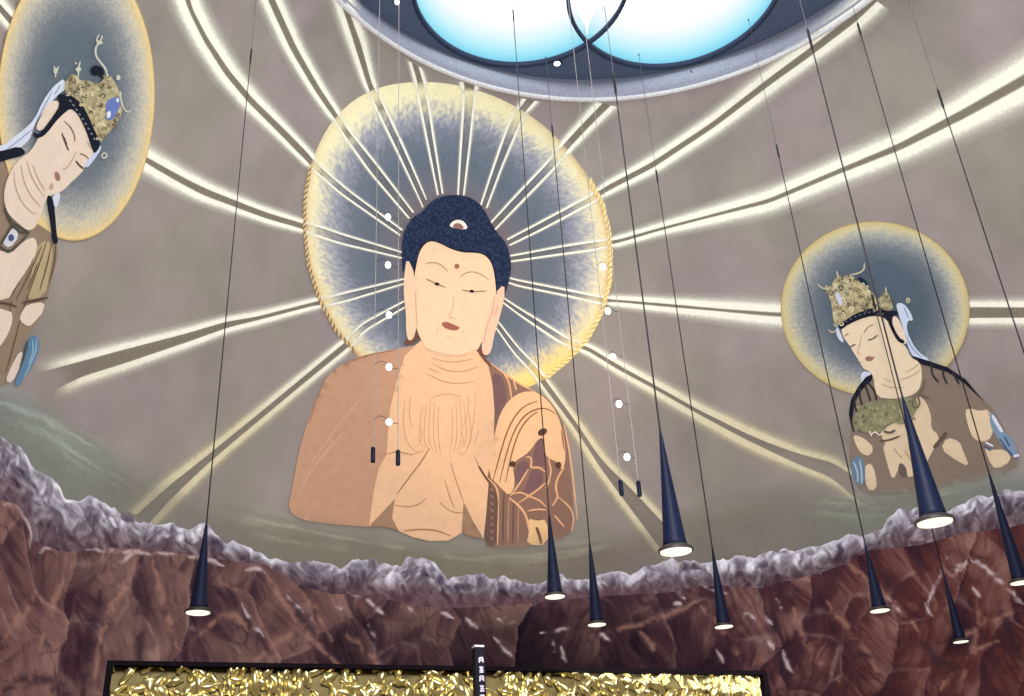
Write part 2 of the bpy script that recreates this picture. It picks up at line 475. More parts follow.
# ------------------------------------------------------------------ painted rays of light
CREAM = (255, 254, 238); OLIVE = (150, 142, 124)
LAB = 'painted cream light ray '
RAYS = [
    (LAB + 'leftmost of those sweeping up left from the Buddha\'s halo',
     [(400, 235, 402, 230.5, 1.5), (340, 193, 347, 190, 2), (323, 178, 325, 171, 2), (311, 168, 315, 162, 3, .4), (306, 163, 312, 156, 4), (279, 136, 286, 129, 5), (246, 104, 254, 97, 7), (222, 76, 231, 69, 8), (200, 42, 210, 37, 9), (184, 10, 194, 6, 10), (178, -10, 190, -14, 10)]),
    (LAB + 'curving up left, second from the left above the Buddha\'s halo',
     [(409, 218, 413, 213, 1.5), (370, 172, 377, 166, 2), (342, 133, 348, 130, 2.5), (336, 122, 341, 119, 3, .4), (331, 117, 337, 112, 4), (312, 90, 320, 86, 5), (288, 50, 298, 47, 6), (266, 3, 277, 0, 7), (260, -12, 271, -15, 7)]),
    (LAB + 'running up to the left end of the pale oculus ring',
     [(423, 207, 426, 200, 1.5), (399, 155, 405, 152, 2), (376, 108, 384, 107, 2.5), (370, 95, 377, 93, 3, .4), (366, 87, 373, 85, 4), (352, 45, 362, 42, 6), (337, 0, 349, 6, 9), (333, -12, 345, -8, 9)]),
    (LAB + 'just left of the upright one above the Buddha\'s head',
     [(438, 195, 442, 194, 1.5), (428, 145, 434, 145, 2), (419, 100, 427, 100, 2.5), (417, 90, 425, 90, 3, .4), (416, 82, 424, 82, 3.5), (410, 62, 419, 67, 4)]),
    (LAB + 'standing nearly upright above the Buddha\'s hair bun',
     [(458, 196, 463, 196, 1.5), (461, 145, 469, 145, 2), (464, 98, 474, 98, 2.5), (464, 92, 475, 92, 3, .4), (463, 88, 475, 90, 4), (462, 82, 476, 84, 4)]),
    (LAB + 'leaning slightly right above the Buddha\'s head',
     [(481, 205, 486, 208, 1.5), (495, 163, 502, 165, 2), (509, 123, 519, 125, 2.5), (516, 112, 524, 114, 3, .4), (520, 105, 528, 110, 4), (525, 99, 536, 101, 4)]),
    (LAB + 'short and steep, ending below the middle of the oculus ring',
     [(490, 224, 494, 230, 1.5), (512, 200, 516, 207, 2), (549, 161, 554, 168, 2.5), (556, 152, 562, 158, 3, .4), (562, 144, 568, 151, 4), (582, 122, 590, 128, 5), (600, 103, 613, 106, 7)]),
    (LAB + 'climbing right and passing along the right side of the oculus ring',
     [(507, 240, 509, 245, 1.5), (532, 227, 538, 231, 2), (588, 197, 591, 203, 2.5), (595, 193, 598, 199, 3, .4), (600, 188, 603, 195, 4), (650, 161, 655, 169, 6), (710, 121, 716, 129, 7), (766, 77, 772, 87, 8), (808, 46, 814, 57, 8), (850, 13, 858, 24, 9), (868, -6, 880, 3, 9)]),
    (LAB + 'broad and long, sweeping to the upper right frame edge',
     [(505, 257, 505, 262, 1.5), (512, 256, 512, 261, 1.5), (560, 247, 560, 254, 2), (598, 241, 598, 249, 2.5), (608, 240, 608, 246, 3, .4), (616, 239, 616, 245, 4), (660, 226, 661, 232, 5), (700, 215, 702, 222, 7), (768, 196, 770, 206, 9), (835, 167, 838, 178, 10), (898, 140, 903, 153, 11), (960, 106, 967, 122, 13), (1024, 68, 1032, 88, 17), (1060, 45, 1070, 68, 18), (1150, -12, 1164, 14, 20), (1250, -80, 1268, -50, 22)]),
    (LAB + 'running level to the right, passing behind the right attendant\'s halo',
     [(505, 277, 505, 281, 1.5), (515, 280, 515, 285, 1.5), (560, 289, 560, 294, 2), (600, 297, 600, 303, 2.5), (606, 298, 606, 304, 3, .4), (612, 298, 612, 303, 4), (669, 302, 669, 309, 6), (720, 306, 720, 314, 8), (768, 309, 768, 319, 9), (790, 310, 790, 320, 9), None,
      (962, 305, 962, 320, 6), (1024, 305, 1024, 320, 7), (1060, 305, 1060, 320, 7), (1250, 303, 1250, 321, 8)]),
    (LAB + 'slanting down right towards the right attendant\'s elbow',
     [(500, 296, 500, 300, 1.5), (518, 308, 517, 313, 1.5), (560, 334, 557, 340, 2.5), (575, 343, 573, 349, 3, .4), (586, 344, 584, 350, 4), (620, 364, 617, 371, 5), (655, 383, 652, 390, 6), (700, 408, 697, 416, 7), (745, 430, 741, 440, 8), (768, 440, 766, 452, 8), (800, 452, 797, 466, 7, .8), (835, 461, 832, 480, 7, .7), (852, 474, 853, 498, 6, .6), (880, 490, 878, 514, 5, 0)]),
    (LAB + 'dropping steeply down right beside the Buddha\'s raised sleeve',
     [(497, 321, 495, 326, 1.5), (518, 348, 514, 353, 1.5), (538, 368, 534, 374, 2.5), (548, 382, 543, 388, 4, .8), (577, 421, 572, 427, 5), (594, 446, 588, 452, 6), (606, 462, 598, 468, 6), (633, 488, 620, 498, 6), (660, 517, 641, 526, 6), (680, 538, 659, 550, 6), (692, 550, 670, 562, 5, .2)]),
    (LAB + 'rising gently left from the Buddha\'s halo to the left attendant\'s halo',
     [(403, 253, 403, 258, 1.5), (340, 234, 340, 243, 2), (318, 226, 318, 236, 2.5), (310, 225, 310, 233, 3, .4), (302, 222, 302, 230, 4), (270, 212, 268, 221, 5), (256, 207, 254, 216, 5), (205, 186, 201, 197, 7), (180, 173, 176, 184, 8), (152, 157, 148, 168, 9), (140, 150, 136, 160, 9)]),
    (LAB + 'falling gently left from the Buddha\'s halo to the left attendant\'s waist',
     [(405, 279, 405, 283, 1.5), (345, 293, 345, 301, 2), (322, 299, 323, 306, 3, .4), (316, 300, 317, 306, 4), (256, 315, 257, 322, 5), (225, 320, 228, 329, 5), (187, 331, 190, 343, 6), (120, 348, 126, 365, 7), (75, 360, 82, 379, 8, .9), (56, 365, 68, 386, 9, .6), (35, 371, 52, 395, 9, 0)]),
    (LAB + 'falling steeply left from the Buddha\'s halo to the snowy ridge',
     [(405, 301, 406, 306, 1.5), (360, 325, 363, 331, 2), (350, 337, 355, 342, 3, .4), (344, 341, 349, 348, 4), (300, 377, 305, 384, 5), (256, 413, 261, 421, 6), (225, 438, 231, 446, 6), (200, 458, 207, 467, 7), (165, 485, 175, 498, 8), (133, 514, 152, 523, 9, .8)]),
    (LAB + 'cut off by the top left corner of the photo',
     [(14, 32, 18, 22, 5, .9), (-4, 12, 2, 4, 7, .9), (-24, -14, -16, -20, 8, .9)]),
]


def ray_seg(rows):
    r = np.array([(*q, 1.0) if len(q) == 5 else q for q in rows], float)
    n = len(r); t = np.arange(n)
    seg = np.hypot(np.diff(r[:, 0]), np.diff(r[:, 1])); cum = np.r_[0, np.cumsum(seg)]
    m = int(cum[-1] / 5) + 2; s = np.linspace(0, cum[-1], m)
    out = np.stack([np.interp(s, cum, r[:, k]) for k in range(6)], 1)
    k = np.array([1, 2, 3, 2, 1.]) / 9
    if m > 8:
        pad = np.vstack([2 * out[0] - out[2], 2 * out[0] - out[1], out, 2 * out[-1] - out[-2], 2 * out[-1] - out[-3]])
        for c_ in range(4): out[:, c_] = np.convolve(pad[:, c_], k, 'valid')
    return out


def strip(cols, cc):
    """cols: list of (n,2); cc list of (n,4)"""
    n = len(cols[0]); V = np.vstack(cols); C = np.vstack(cc); F = []
    for c_ in range(len(cols) - 1):
        for i in range(n - 1): F.append((c_ * n + i, c_ * n + i + 1, (c_ + 1) * n + i + 1, (c_ + 1) * n + i))
    return V, np.array(F), C


for lab, rows in RAYS:
    segs = []; cur = []
    for q in rows + [None]:
        if q is None:
            if cur: segs.append(ray_seg(cur)); cur = []
        else: cur.append(q)
    mid = segs[0][len(segs[0]) // 2]
    t = thing('light_ray', P(mid[0], mid[1])[0], lab, 'light ray', 'painted rays of light')
    parts = {'ray_edge_a': [], 'ray_edge_b': [], 'ray_core': []}
    for s in segs:
        A = s[:, 0:2]; B = s[:, 2:4]; w = s[:, 4:5]; al = s[:, 5]
        d = A - B; d /= np.linalg.norm(d, axis=1, keepdims=True)
        fade = np.ones(len(s))
        for key, Q, dd in (('ray_edge_a', A, d), ('ray_edge_b', B, -d)):
            ks = [-.42, -.22, .12, .38, .75, 1.15, 1.7]; als = [0, 1.2, 1.25, 1.0, .5, .18, 0]
            fy = sst(330, 440, Q[:, 1])[:, None]; k1 = lin(CREAM) * (1 - fy) + lin((226, 216, 184)) * fy
            parts[key].append(strip([Q + dd * w * k for k in ks], [np.c_[k1, al * x] for x in als]))
        n = len(s); k1 = np.tile(lin(OLIVE), (n, 1)); ka = np.where(((A[:, 0] - 457) / 150) ** 2 + ((A[:, 1] - 245) / 158) ** 2 < 1, .3, 1.0)
        parts['ray_core'].append(strip([B, (A + B) / 2, A], [np.c_[k1, (al ** 3) * ka * x * (1 - .5 * sst(330, 450, A[:, 1]))] for x in (.8, .6, .8)]))
    for key in ('ray_core', 'ray_edge_a', 'ray_edge_b'):
        for v, f, c_ in parts[key]:
            nm = 'ray_core' if key == 'ray_core' else 'glowing_edge'
            mesh(nm, P(v[:, 0], v[:, 1], (3 if nm == 'ray_core' else 4) * LAY), f, M['glaze'], t, c_)


# ------------------------------------------------------------------ halos
def halo(parent, outline, center, ramp, layer, seed=0, speck=.5):
    o = np.array(dens(chaikin(outline, 2, True), 3.0, True)); n = len(o); K = 46
    ts = np.linspace(0, 1, K) ** .8; c = np.array(center, float)
    V = []; C = []
    for t in ts:
        p = c + (o - c) * t; V.append(p)
        jit = (rng.random(n) - .5) * .16 * speck * sst(.3, .6, t) * sst(1.0, .9, t) + (fbm(p[:, 0] / 14, p[:, 1] / 14, 3, seed) - .5) * .05 * sst(1.0, .9, t)
        tt = np.clip(t + jit, 0, 1)
        col = np.stack([np.interp(tt, ramp['t'], lin(np.array(ramp['c']))[:, k]) for k in range(3)], 1)
        if 'fn' in ramp: col = ramp['fn'](p, tt, col)
        C.append(np.c_[col, np.ones(n)])
    F = []
    for i in range(K - 1):
        for j in range(n):
            k = (j + 1) % n
            F.append((i * n + j, i * n + k, (i + 1) * n + k, (i + 1) * n + j))
    V = np.vstack(V)
    return mesh('halo', P(V[:, 0], V[:, 1], layer * LAY), F, M['halo_paint'], parent, np.vstack(C)), o


def rope(parent, outline_pts, w, c1, c2, layer):
    """gilded rope edge of a halo: alternating slanted light and brown strands"""
    p = dens(outline_pts, 2.0, False)
    t = np.gradient(p, axis=0); t /= np.linalg.norm(t, axis=1, keepdims=True); n = np.stack([-t[:, 1], t[:, 0]], 1)
    VV = []; FF = []; CC = []; b = 0
    for i in range(0, len(p) - 3, 3):
        for (a0, a1, cc) in ((0, 1.6, c1), (1.6, 3, c2)):
            j0 = min(i + a0 / 1.0, len(p) - 3); q0 = p[i] + t[i] * a0 * 2; q1 = p[i] + t[i] * a1 * 2
            sl = t[i] * w * .6
            VV += [q0 - n[i] * w / 2 - sl, q1 - n[i] * w / 2 - sl, q1 + n[i] * w / 2 + sl, q0 + n[i] * w / 2 + sl]
            FF.append((b, b + 1, b + 2, b + 3)); CC += [np.r_[lin(cc), 1]] * 4; b += 4
    v = np.array(VV)
    return mesh('rope_border', P(v[:, 0], v[:, 1], layer * LAY), FF, M['paint'], parent, np.array(CC))


# ================================================================== BUDDHA
SK = (246, 214, 178); SK2 = (246, 200, 160); ROBE = (205, 160, 132); ROBED = (150, 120, 105); LN = (205, 160, 125)
bud = thing('painted_buddha', P(440, 540)[0], 'large painted Buddha with dark blue hair, peach robe and round golden halo', 'painted figure')
HB = [(303, 230), (304, 198), (310, 165), (325, 130), (347, 104), (375, 88), (405, 82), (440, 82), (475, 89), (506, 101), (535, 118), (562, 142), (585, 171), (600, 196), (608, 222), (612, 250), (611, 280), (604, 312), (590, 340), (568, 363), (545, 380), (500, 400), (450, 408), (400, 395), (362, 362), (335, 332), (318, 300), (307, 264)]


def hb_fn(p, t, col):
    # paler gilding at the top; the lower right gold paints in the warm spot's glow
    k = sst(.80, .93, t) * (sst(.8, 1, t) * 0 + 1)
    ang = np.arctan2(p[:, 1] - 262, p[:, 0] - 456)
    top = np.exp(-((ang + 1.75) / .95) ** 2)
    lr = np.exp(-((ang - .95) / .45) ** 2)
    warm = lin((255, 248, 205)); gold = lin((255, 226, 128))
    a = (k * .95 * top)[:, None]; col = col * (1 - a) + warm * a
    a = (k * .85 * lr)[:, None]; col = col * (1 - a) + gold * a
    return col


h, ho = halo(bud, HB, (455, 262), dict(t=[0, .34, .42, .55, .70, .80, .88, .93, .97, 1],
     c=[(118, 108, 112), (122, 112, 118), (118, 118, 128), (104, 116, 130), (120, 128, 142), (158, 162, 176), (206, 204, 196), (244, 236, 200), (240, 220, 168), (190, 154, 104)], fn=hb_fn), 1, 5)
h['label'] = 'dark slate halo disc fading to a glowing cream and gold rim'
rp = rope(bud, [(310, 165), (304.5, 198), (304, 230), (308, 264), (319, 300), (336, 331), (356, 353)], 3.2, (226, 200, 150), (150, 118, 82), 5); rp['label'] = 'twisted gold rope edge of the halo, left side'
rp = rope(bud, [(590, 180), (603, 205), (609, 230), (611, 255), (610, 282), (602, 312), (588, 338), (567, 361), (545, 379)], 4.0, (255, 236, 172), (228, 192, 122), 5); rp['label'] = 'twisted gold rope edge of the halo, right side'  # lighter strands: warm spot's glow put into the colour on this side

robe = fill('outer_robe', [(440, 342), (419, 344), (396, 349), (366, 354), (343, 363), (326, 376), (316, 396), (306, 424), (298, 453), (291, 490), (287, 510), (300, 520), (340, 525), (368, 527), (390, 526), (412, 534), (440, 538), (440, 400)], ROBE, bud, 6, 1)
robe['label'] = 'dull orange outer robe over the left shoulder'
strokes('robe_fold', [[(334, 440), (310, 470), (297, 495)], [(352, 405), (320, 450), (300, 480)], [(345, 430), (318, 462)], [(362, 395), (340, 425)]], 1.6, (214, 172, 145), robe, 7)
strokes('robe_fold', [[(392, 498), (384, 512), (374, 524)], [(326, 376), (318, 394), (308, 424)], [(396, 350), (367, 355), (344, 364)]], 1.0, (170, 125, 98), robe, 7.5)

# right side robe (patchwork) -----------------------------------
rr = fill('patchwork_robe', [(478, 350), (490, 363), (503, 373), (519, 384), (530, 390), (540, 393), (549, 400), (560, 415), (566, 436), (570, 470), (573, 508), (573, 535), (530, 548), (480, 548), (475, 450)], (150, 116, 102), bud, 6, 1)
rr['label'] = 'brown patchwork robe on the right shoulder'
fill('patch', [[(491, 372), (502, 376), (508, 398), (500, 412), (495, 430), (493, 400)], [(531, 468), (543, 472), (543, 482), (534, 491), (520, 495), (527, 484)], [(517, 462), (528, 460), (529, 470), (517, 486), (513, 480)], [(536, 442), (542, 430), (544, 455), (544, 468), (531, 464)]], (128, 98, 100), rr, 7, 1, step=6)
vs_ = [dict(p=[(499 + 5 * i, 486 + i * 5), (498 + 5 * i, 508), (497.5 + 5 * i, 545)], c=(196, 150, 122) if i % 2 == 0 else (110, 85, 78), w=1.3) for i in range(5)]
strokes('stripe', vs_, 1.3, (190, 150, 120), rr, 7.5)
PL = (240, 186, 142)
strokes('seam', [[(503, 373), (509, 382), (511, 398)], [(513, 380), (516, 390)], [(490, 363), (503, 373), (519, 384), (535, 392)],
                 [(525, 457), (531, 457), (531, 463), (530, 468), (539, 467), (545, 472)], [(528, 469), (519, 484), (510, 496)], [(545, 483), (536, 491), (518, 503)],
                 [(512, 494), (521, 492), (528, 496), (539, 500), (546, 507)], [(527, 511), (537, 509), (546, 510)],
                 dict(p=[(509, 498), (518, 505), (526, 515), (529, 532)], w=2.4), dict(p=[(564, 467), (557, 478), (555, 488), (558, 497), (552, 506)], w=2.2), [(558, 497), (570, 507), (574, 518), (571, 532)], [(554, 515), (564, 527)],
                 [(564, 425), (569, 450), (573, 480), (577, 520)], [(548, 459), (551, 470), (549, 480), (546, 488)], [(487, 478), (494, 484), (498, 492), (497, 545)],
                 dict(p=[(508, 450), (512, 452)], w=1)], 1.7, PL, rr, 9)
fill('lining', [(528, 518), (536, 521), (547, 519), (548, 545), (526, 545), (529, 530)], (248, 205, 150), rr, 8, 1, step=6)
strokes('slit', [[(536, 527), (539, 535), (541, 544)]], 3, (120, 90, 70), rr, 9.5)
arch = fill('sleeve', [(488, 476), (491, 452), (495, 430), (499, 415), (508, 400), (521, 392), (533, 391), (543, 396), (554, 408), (561, 425), (565, 445), (565, 462), (562, 471), (557, 462), (547, 458), (544, 450), (543, 437), (537, 440), (531, 449), (525, 455), (516, 460), (512, 466), (515, 484), (509, 497), (498, 485)], (246, 200, 155), bud, 9.5, 1, step=7)
arch['label'] = 'peach sleeve arched over the right arm'
strokes('sleeve_fold', [[(492, 482), (501, 449), (506, 433), (513, 418), (523, 406), (537, 401)], [(499, 482), (507, 449), (514, 430), (523, 416), (535, 409), (546, 408), (556, 414)],
                        [(505, 482), (512, 449), (520, 428), (530, 416), (537, 412)], [(561, 430), (564, 450)]], 1.3, (140, 92, 66), arch, 11)
fill('sleeve_knob', [ell(542, 432, 5, 3.4, -.5, 16), ell(512, 464, 3.4, 3, 0, 14), ell(558, 465, 3, 3.4, 0, 14)], (96, 68, 58), arch, 11, 1, step=4)
sr = fill('striped_border', [(487, 480), (493, 487), (498, 497), (497, 520), (496, 546), (484, 546), (484, 510)], (118, 92, 84), rr, 9.5, 1, step=6); sr['label'] = 'dark patterned vertical border'
strokes('border_mark', [[(490, 488 + 7 * i), (493, 491 + 7 * i)] for i in range(8)], 2, (160, 125, 105), rr, 10.5)
strokes('cord', [[(478, 466), (484, 476), (490, 484)]], 2, (115, 78, 58), bud, 12.5)

body = fill('chest_and_sleeves', [(432, 330), (415, 345), (404, 356), (396, 380), (389, 410), (386.5, 440), (386, 454), (378, 468), (373, 490), (368, 526), (380, 514), (394, 499), (391.5, 518), (398, 531), (412, 537), (429, 541), (448, 540.5), (461, 533), (463, 502), (473, 522), (483, 539), (486, 510), (488, 484), (487, 476), (493, 450), (494, 410), (492, 385), (488, 366), (478, 350), (470, 335)], SK2, bud, 10, 0)
body['label'] = 'pale peach bare chest, lap and hanging inner sleeves'
strokes('neck_crease', [[(436, 350), (453, 354), (470, 351)], [(431, 358), (450, 363), (472, 359)], [(430, 363), (446, 371), (463, 372), (479, 366)], [(425, 373), (442, 382), (460, 384), (474, 381)], [(428, 368), (438, 373)]], 1.0, LN, body, 11.5)
hl = []
for s_, x0 in ((-1, 441), (1, 448)):     # folded hands raised before the chest
    for i in range(5):
        d = i * 4.0
        hl.append([(x0 + s_ * (3 + d), 398 + abs(i - 2) * 4), (x0 + s_ * (4 + d * 1.1), 420), (x0 + s_ * (3 + d * 1.25), 440 + i), (x0 + s_ * (1 + d * .9), 455 - i * 2)])
hl += [[(404, 400), (402, 420), (405, 440), (412, 450), (420, 452)], [(410, 395), (408, 412), (411, 428)], [(419, 424), (422, 436), (417, 446)], [(475, 393), (474, 415), (470, 438), (466, 452), (460, 456), (456, 448)],
       [(467, 394), (468, 410), (462, 428)], [(460, 432), (464, 440), (461, 446)], [(478, 430), (474, 444)], [(430, 398), (446, 393), (462, 397)], [(398, 452), (410, 455), (424, 450)]]
strokes('hand_line', hl, .9, (214, 168, 134), body, 11.5)
strokes('lap_line', [dict(p=[(429, 448), (421, 461), (408, 478), (396, 494)], c=(150, 108, 82)), [(450, 462), (455, 480), (463, 502)], [(474, 457), (480, 470)], [(394, 505), (407, 507), (417, 505), (426, 498)], [(439, 502), (446, 509), (455, 513), (463, 512)], dict(p=[(403, 531), (419, 529), (436, 530), (450, 536)], c=(185, 135, 105), w=1.6),
                     [(386, 454), (396, 451), (412, 455)], [(444, 480), (450, 500), (454, 508)]], 1.1, (196, 150, 120), body, 11.6)
fill('brown_gap', [[(394.5, 499), (392, 518), (398, 530), (384, 527), (370, 526)], [(463, 503), (461.5, 532), (466, 535), (482, 539)]], (172, 138, 112), bud, 9.8, 0, step=7)  # brown triangles between lap and hanging sleeves

hair_o = [(402, 273), (401, 258), (401, 240), (405, 227), (412, 217), (422, 212), (428, 203), (438, 197), (453, 194.5), (466, 196), (477, 202), (485, 212), (490, 222), (496, 232), (504, 241), (509, 252), (511, 267), (509, 280), (505, 293), (497, 302), (480, 310), (430, 300), (412, 285)]
hair = fill('hair', hair_o, (40, 50, 84), bud, 11, 1, step=8, mat=M['hair_curls']); hair['label'] = 'dark blue curled hair rising in a bun'
jw = fill('hair_jewel', [(448, 226), (452, 221), (458, 219.5), (464, 222), (467.5, 229), (460, 229.5), (453, 228)], (250, 238, 226), bud, 12, 1, step=4); jw['label'] = 'small white half-moon jewel in the hair'
fill('jewel_center', [(451, 227), (454, 223.5), (459, 223), (464, 228.5), (458, 229.5)], (150, 112, 108), jw, 13, 1, step=4)
DR = (120, 84, 72)
fill('ear_gap', [[(414, 326), (421, 336), (414, 343), (402, 346), (407, 336)], [(476, 338), (482, 350), (488, 358), (478, 353), (472, 346)]], DR, bud, 11.5, 1, step=5)  # dark brown gaps below the ears
face = fill('face', [(413.5, 275), (416, 258), (420, 247), (428, 240), (438, 242), (450, 248), (462, 252), (473, 252), (483, 253.5), (490, 260), (494, 270), (496, 290), (495, 308), (490, 324), (482, 340), (476, 352), (452, 358), (428, 352), (420, 340), (414, 324), (412, 300)], SK, bud, 12, 1, step=8)
face['label'] = 'calm pale face with half-closed eyes'
for nm, pts in (('left', [(406, 257), (403, 275), (402.5, 295), (405, 312), (405, 333), (407.5, 341), (412.5, 339), (415.5, 328), (415, 300), (414, 274)]),
                ('right', [(504, 283), (503.5, 300), (498, 321), (493, 337), (490.5, 352), (485, 356), (481, 352), (481.5, 338), (486, 322), (492, 296)])):
    e = fill('ear', pts, (248, 212, 178) if nm == 'left' else (246, 204, 176), bud, 13, 1, step=6)
    e['label'] = 'long drooping earlobe'
strokes('ear_line', [[(494, 296), (492, 312), (486, 325), (483, 345)], [(497, 306), (494, 316)], [(414.5, 290), (415, 310), (416, 326)]], .9, (226, 160, 140), bud, 14)
strokes('eyebrow', [[(425, 263.5), (433, 262), (441, 265), (447, 272)]], 1.0, (190, 150, 116), face, 14)
strokes('eyebrow', [[(459, 277), (465, 272.5), (473, 271.5), (482, 275), (488, 280)]], 1.0, (190, 150, 116), face, 14)
for pts, pup in (([(425, 279), (431, 281.5), (438, 285), (445, 287.5)], (436, 284)), ([(461, 290), (470, 291.6), (478, 291.5), (486, 291)], (471, 291.3))):
    e = strokes('eye', [pts], 1.1, (150, 128, 100), face, 14)
    fill('pupil', ell(pup[0], pup[1], 2.4, 1.5, .2, 14), (38, 32, 34), e, 15, 0, step=3)
fill('forehead_dot', ell(456, 266.3, 2.6, 2.6, 0, 16), (172, 108, 92), face, 14, 0, step=3)
fill('mouth', [(440, 323), (445, 321.5), (449, 323), (454, 325), (460, 328), (455, 330.5), (449, 330), (443, 327.5)], (168, 104, 92), face, 14, 1, step=4)
strokes('face_line', [[(452, 318), (448, 316.5)], [(446, 336), (449, 339), (452, 336)], [(437, 327), (437, 332)], [(463, 329), (463, 333)], [(453, 296), (452, 310), (447, 317), (455, 319)], [(424, 348), (440, 354), (460, 356), (474, 350)]], .9, (226, 180, 146), face, 14)
strokes('ear_cord', [[(478, 352), (484, 360), (490, 366)]], 2.2, (120, 80, 68), bud, 14)
strokes('hairline', [[(413, 276), (416, 258), (420, 247), (428, 240), (438, 242), (450, 248.5), (462, 252), (473, 252), (483, 253.5), (490, 260), (494, 271), (496, 294)]], 1.2, (28, 30, 46), bud, 14)

# ================================================================== LEFT ATTENDANT
lb = thing('painted_attendant', P(30, 375)[0], 'painted crowned attendant leaning in from the left edge, tall oval halo behind', 'painted figure')
HL = ell(75, 97, 79, 144, .02, 44)
rampS = dict(t=[0, .45, .62, .72, .82, .90, .95, .985, 1],
             c=[(100, 112, 124), (102, 114, 126), (120, 128, 136), (150, 154, 156), (186, 184, 174), (212, 204, 178), (222, 202, 158), (240, 214, 150), (190, 160, 110)])
h, ho = halo(lb, HL, (72, 95), rampS, 6, 31); h['label'] = 'tall blue-grey halo with a cream and gold edge'
BR = (150, 130, 112); SKB = (232, 214, 196); OL = (178, 168, 136); DK = (34, 38, 50); WH = (214, 222, 238)
bd = fill('robe', [(-70, 190), (-20, 165), (0, 160), (8, 175), (30, 220), (50, 232), (55, 242), (57, 255), (53, 270), (48, 290), (44, 302), (38, 318), (30, 330), (20, 345), (18, 360), (12, 385), (-40, 390), (-80, 380)], BR, lb, 7, 1, step=9); bd['label'] = 'brown and beige draped robe'
fill('robe_panel', [(33, 248), (46, 238), (52, 250), (48, 275), (43, 296), (24, 300), (30, 275)], (186, 168, 132), bd, 8, 1, step=7)
strokes('robe_fold', [[(45, 240), (38, 262), (28, 290), (18, 318)], [(50, 242), (46, 262), (38, 290)], [(30, 255), (18, 280), (8, 298)], [(54, 245), (53, 262), (47, 284)], [(40, 245), (30, 268), (14, 300)], [(36, 262), (26, 290)], [(18, 320), (12, 345), (4, 372)], [(10, 300), (6, 320), (-2, 342)]], 1.4, (112, 92, 74), bd, 9)
sk = fill('bare_skin', [[(-50, 240), (0, 250), (8, 254), (22, 240), (33, 236), (36, 248), (26, 268), (12, 288), (6, 300), (-30, 300)], [(25, 304), (43, 301), (41, 312), (34, 320), (27, 327), (17, 320), (20, 311)], [(-30, 306), (9, 309), (11, 320), (6, 334), (-3, 348), (-30, 350)]], SKB, lb, 9.5, 1, step=8); sk['label'] = 'pale bare chest and arm'
strokes('armlet', [[(-10, 301), (6, 303), (14, 306)], [(20, 302), (32, 300), (46, 297)]], 2.2, (96, 78, 66), lb, 11)
nk = strokes('necklace', [[(2, 208), (8, 222), (17, 232), (27, 232)], [(10, 222), (20, 228), (26, 232)], [(27, 232), (17, 243), (7, 252), (-2, 247), (-6, 240)], [(11, 222), (4, 234), (-2, 244)], [(3, 200), (3, 212), (10, 222)]], 2.6, (84, 84, 74), lb, 11)
nk['label'] = 'dark bead necklace'
fill('pendant_jewel', [(12, 226), (17, 236), (7, 248), (0, 243), (4, 234)], (216, 218, 226), nk, 10.6, 1, step=5); fill('jewel_center', ell(8.5, 237, 3, 3.6, 0, 14), (88, 92, 140), nk, 12, 0, step=4)
fill('drape', [(18, 350), (22, 354), (18, 366), (10, 383), (3, 381), (9, 366)], (228, 208, 198), lb, 10, 1, step=5)
rb = fill('blue_scarf', [(27, 338), (33, 334), (38, 342), (36, 354), (29, 369), (24, 374), (17, 386), (12, 384), (19, 368), (25, 352)], (98, 136, 170), lb, 10.5, 1, step=5); rb['label'] = 'hanging blue scarf end'
strokes('scarf_fold', [[(30, 340), (31, 352), (26, 364)], [(34, 338), (34, 350), (28, 364), (22, 376)]], 1.3, (160, 188, 208), rb, 12)
strokes('scarf_outline', [[(25, 340), (22, 352), (18, 366)]], 2.0, (70, 88, 84), rb, 12)

fill('hair_ribbon', [(55, 82), (62, 77.5), (64, 88), (57, 93), (48, 102), (34, 120), (30, 130), (28, 138), (17, 148), (0, 153), (-20, 160), (-20, 150), (0, 145), (10, 137), (20, 130), (32, 119), (40, 101), (49, 88)], WH, lb, 10, 1, step=7)['label'] = 'white ribbon trailing from the crown'
strokes('ribbon_line', [[(50, 90), (42, 105), (34, 120)], [(30, 128), (16, 140), (2, 150)], [(58, 84), (52, 94)]], 1.1, (140, 156, 196), lb, 11)
hr = fill('dark_hair', [(-20, 152), (0, 150), (17, 145), (24, 152), (17, 156), (7, 158), (-20, 166)], DK, lb, 11, 1, step=6)
fill('dark_hair', [(44, 194), (50, 196), (52.5, 212), (54, 232), (56, 243), (50, 243), (48, 222), (45, 206)], DK, lb, 12.5, 1, step=6)
fill('ribbon_tail', [(59, 191), (56, 204), (52.5, 208), (49.5, 195)], WH, lb, 10.5, 1, step=5)
fill('ribbon_tail', [(97, 144), (100, 147), (93, 158), (85, 168), (81, 164), (88, 156)], (202, 212, 238), lb, 10.5, 1, step=5)
fill('ear', [(45, 102), (54, 99), (58, 103), (56, 113), (48, 122), (39, 130), (34, 129), (34, 124), (41, 111)], SKB, lb, 11, 1, step=6)
face = fill('face', [(62, 112), (67, 108), (73, 110), (80, 120), (84, 130), (91, 147), (90, 156), (83, 160), (82, 168), (78, 173), (73, 178), (67, 183), (63, 188), (57, 192), (47, 195), (43, 200), (40, 208), (37, 218), (32, 228), (25, 230), (17, 224), (8, 216), (3, 208), (1, 197), (2, 186), (6, 174), (12, 164), (18, 157), (26, 152), (32, 144), (36, 136), (46, 126), (55, 118)], SKB, lb, 12, 1, step=8)
face['label'] = 'pale face and creased neck tilted down to the right'
strokes('neck_crease', [[(24, 160), (27, 172), (34, 186), (42, 196)], [(18, 164), (20, 178), (27, 194), (38, 206)], [(11, 170), (12, 186), (19, 202), (30, 213), (35, 212)], [(30, 164), (34, 176), (42, 190)]], 1.1, (196, 168, 148), face, 13.5)
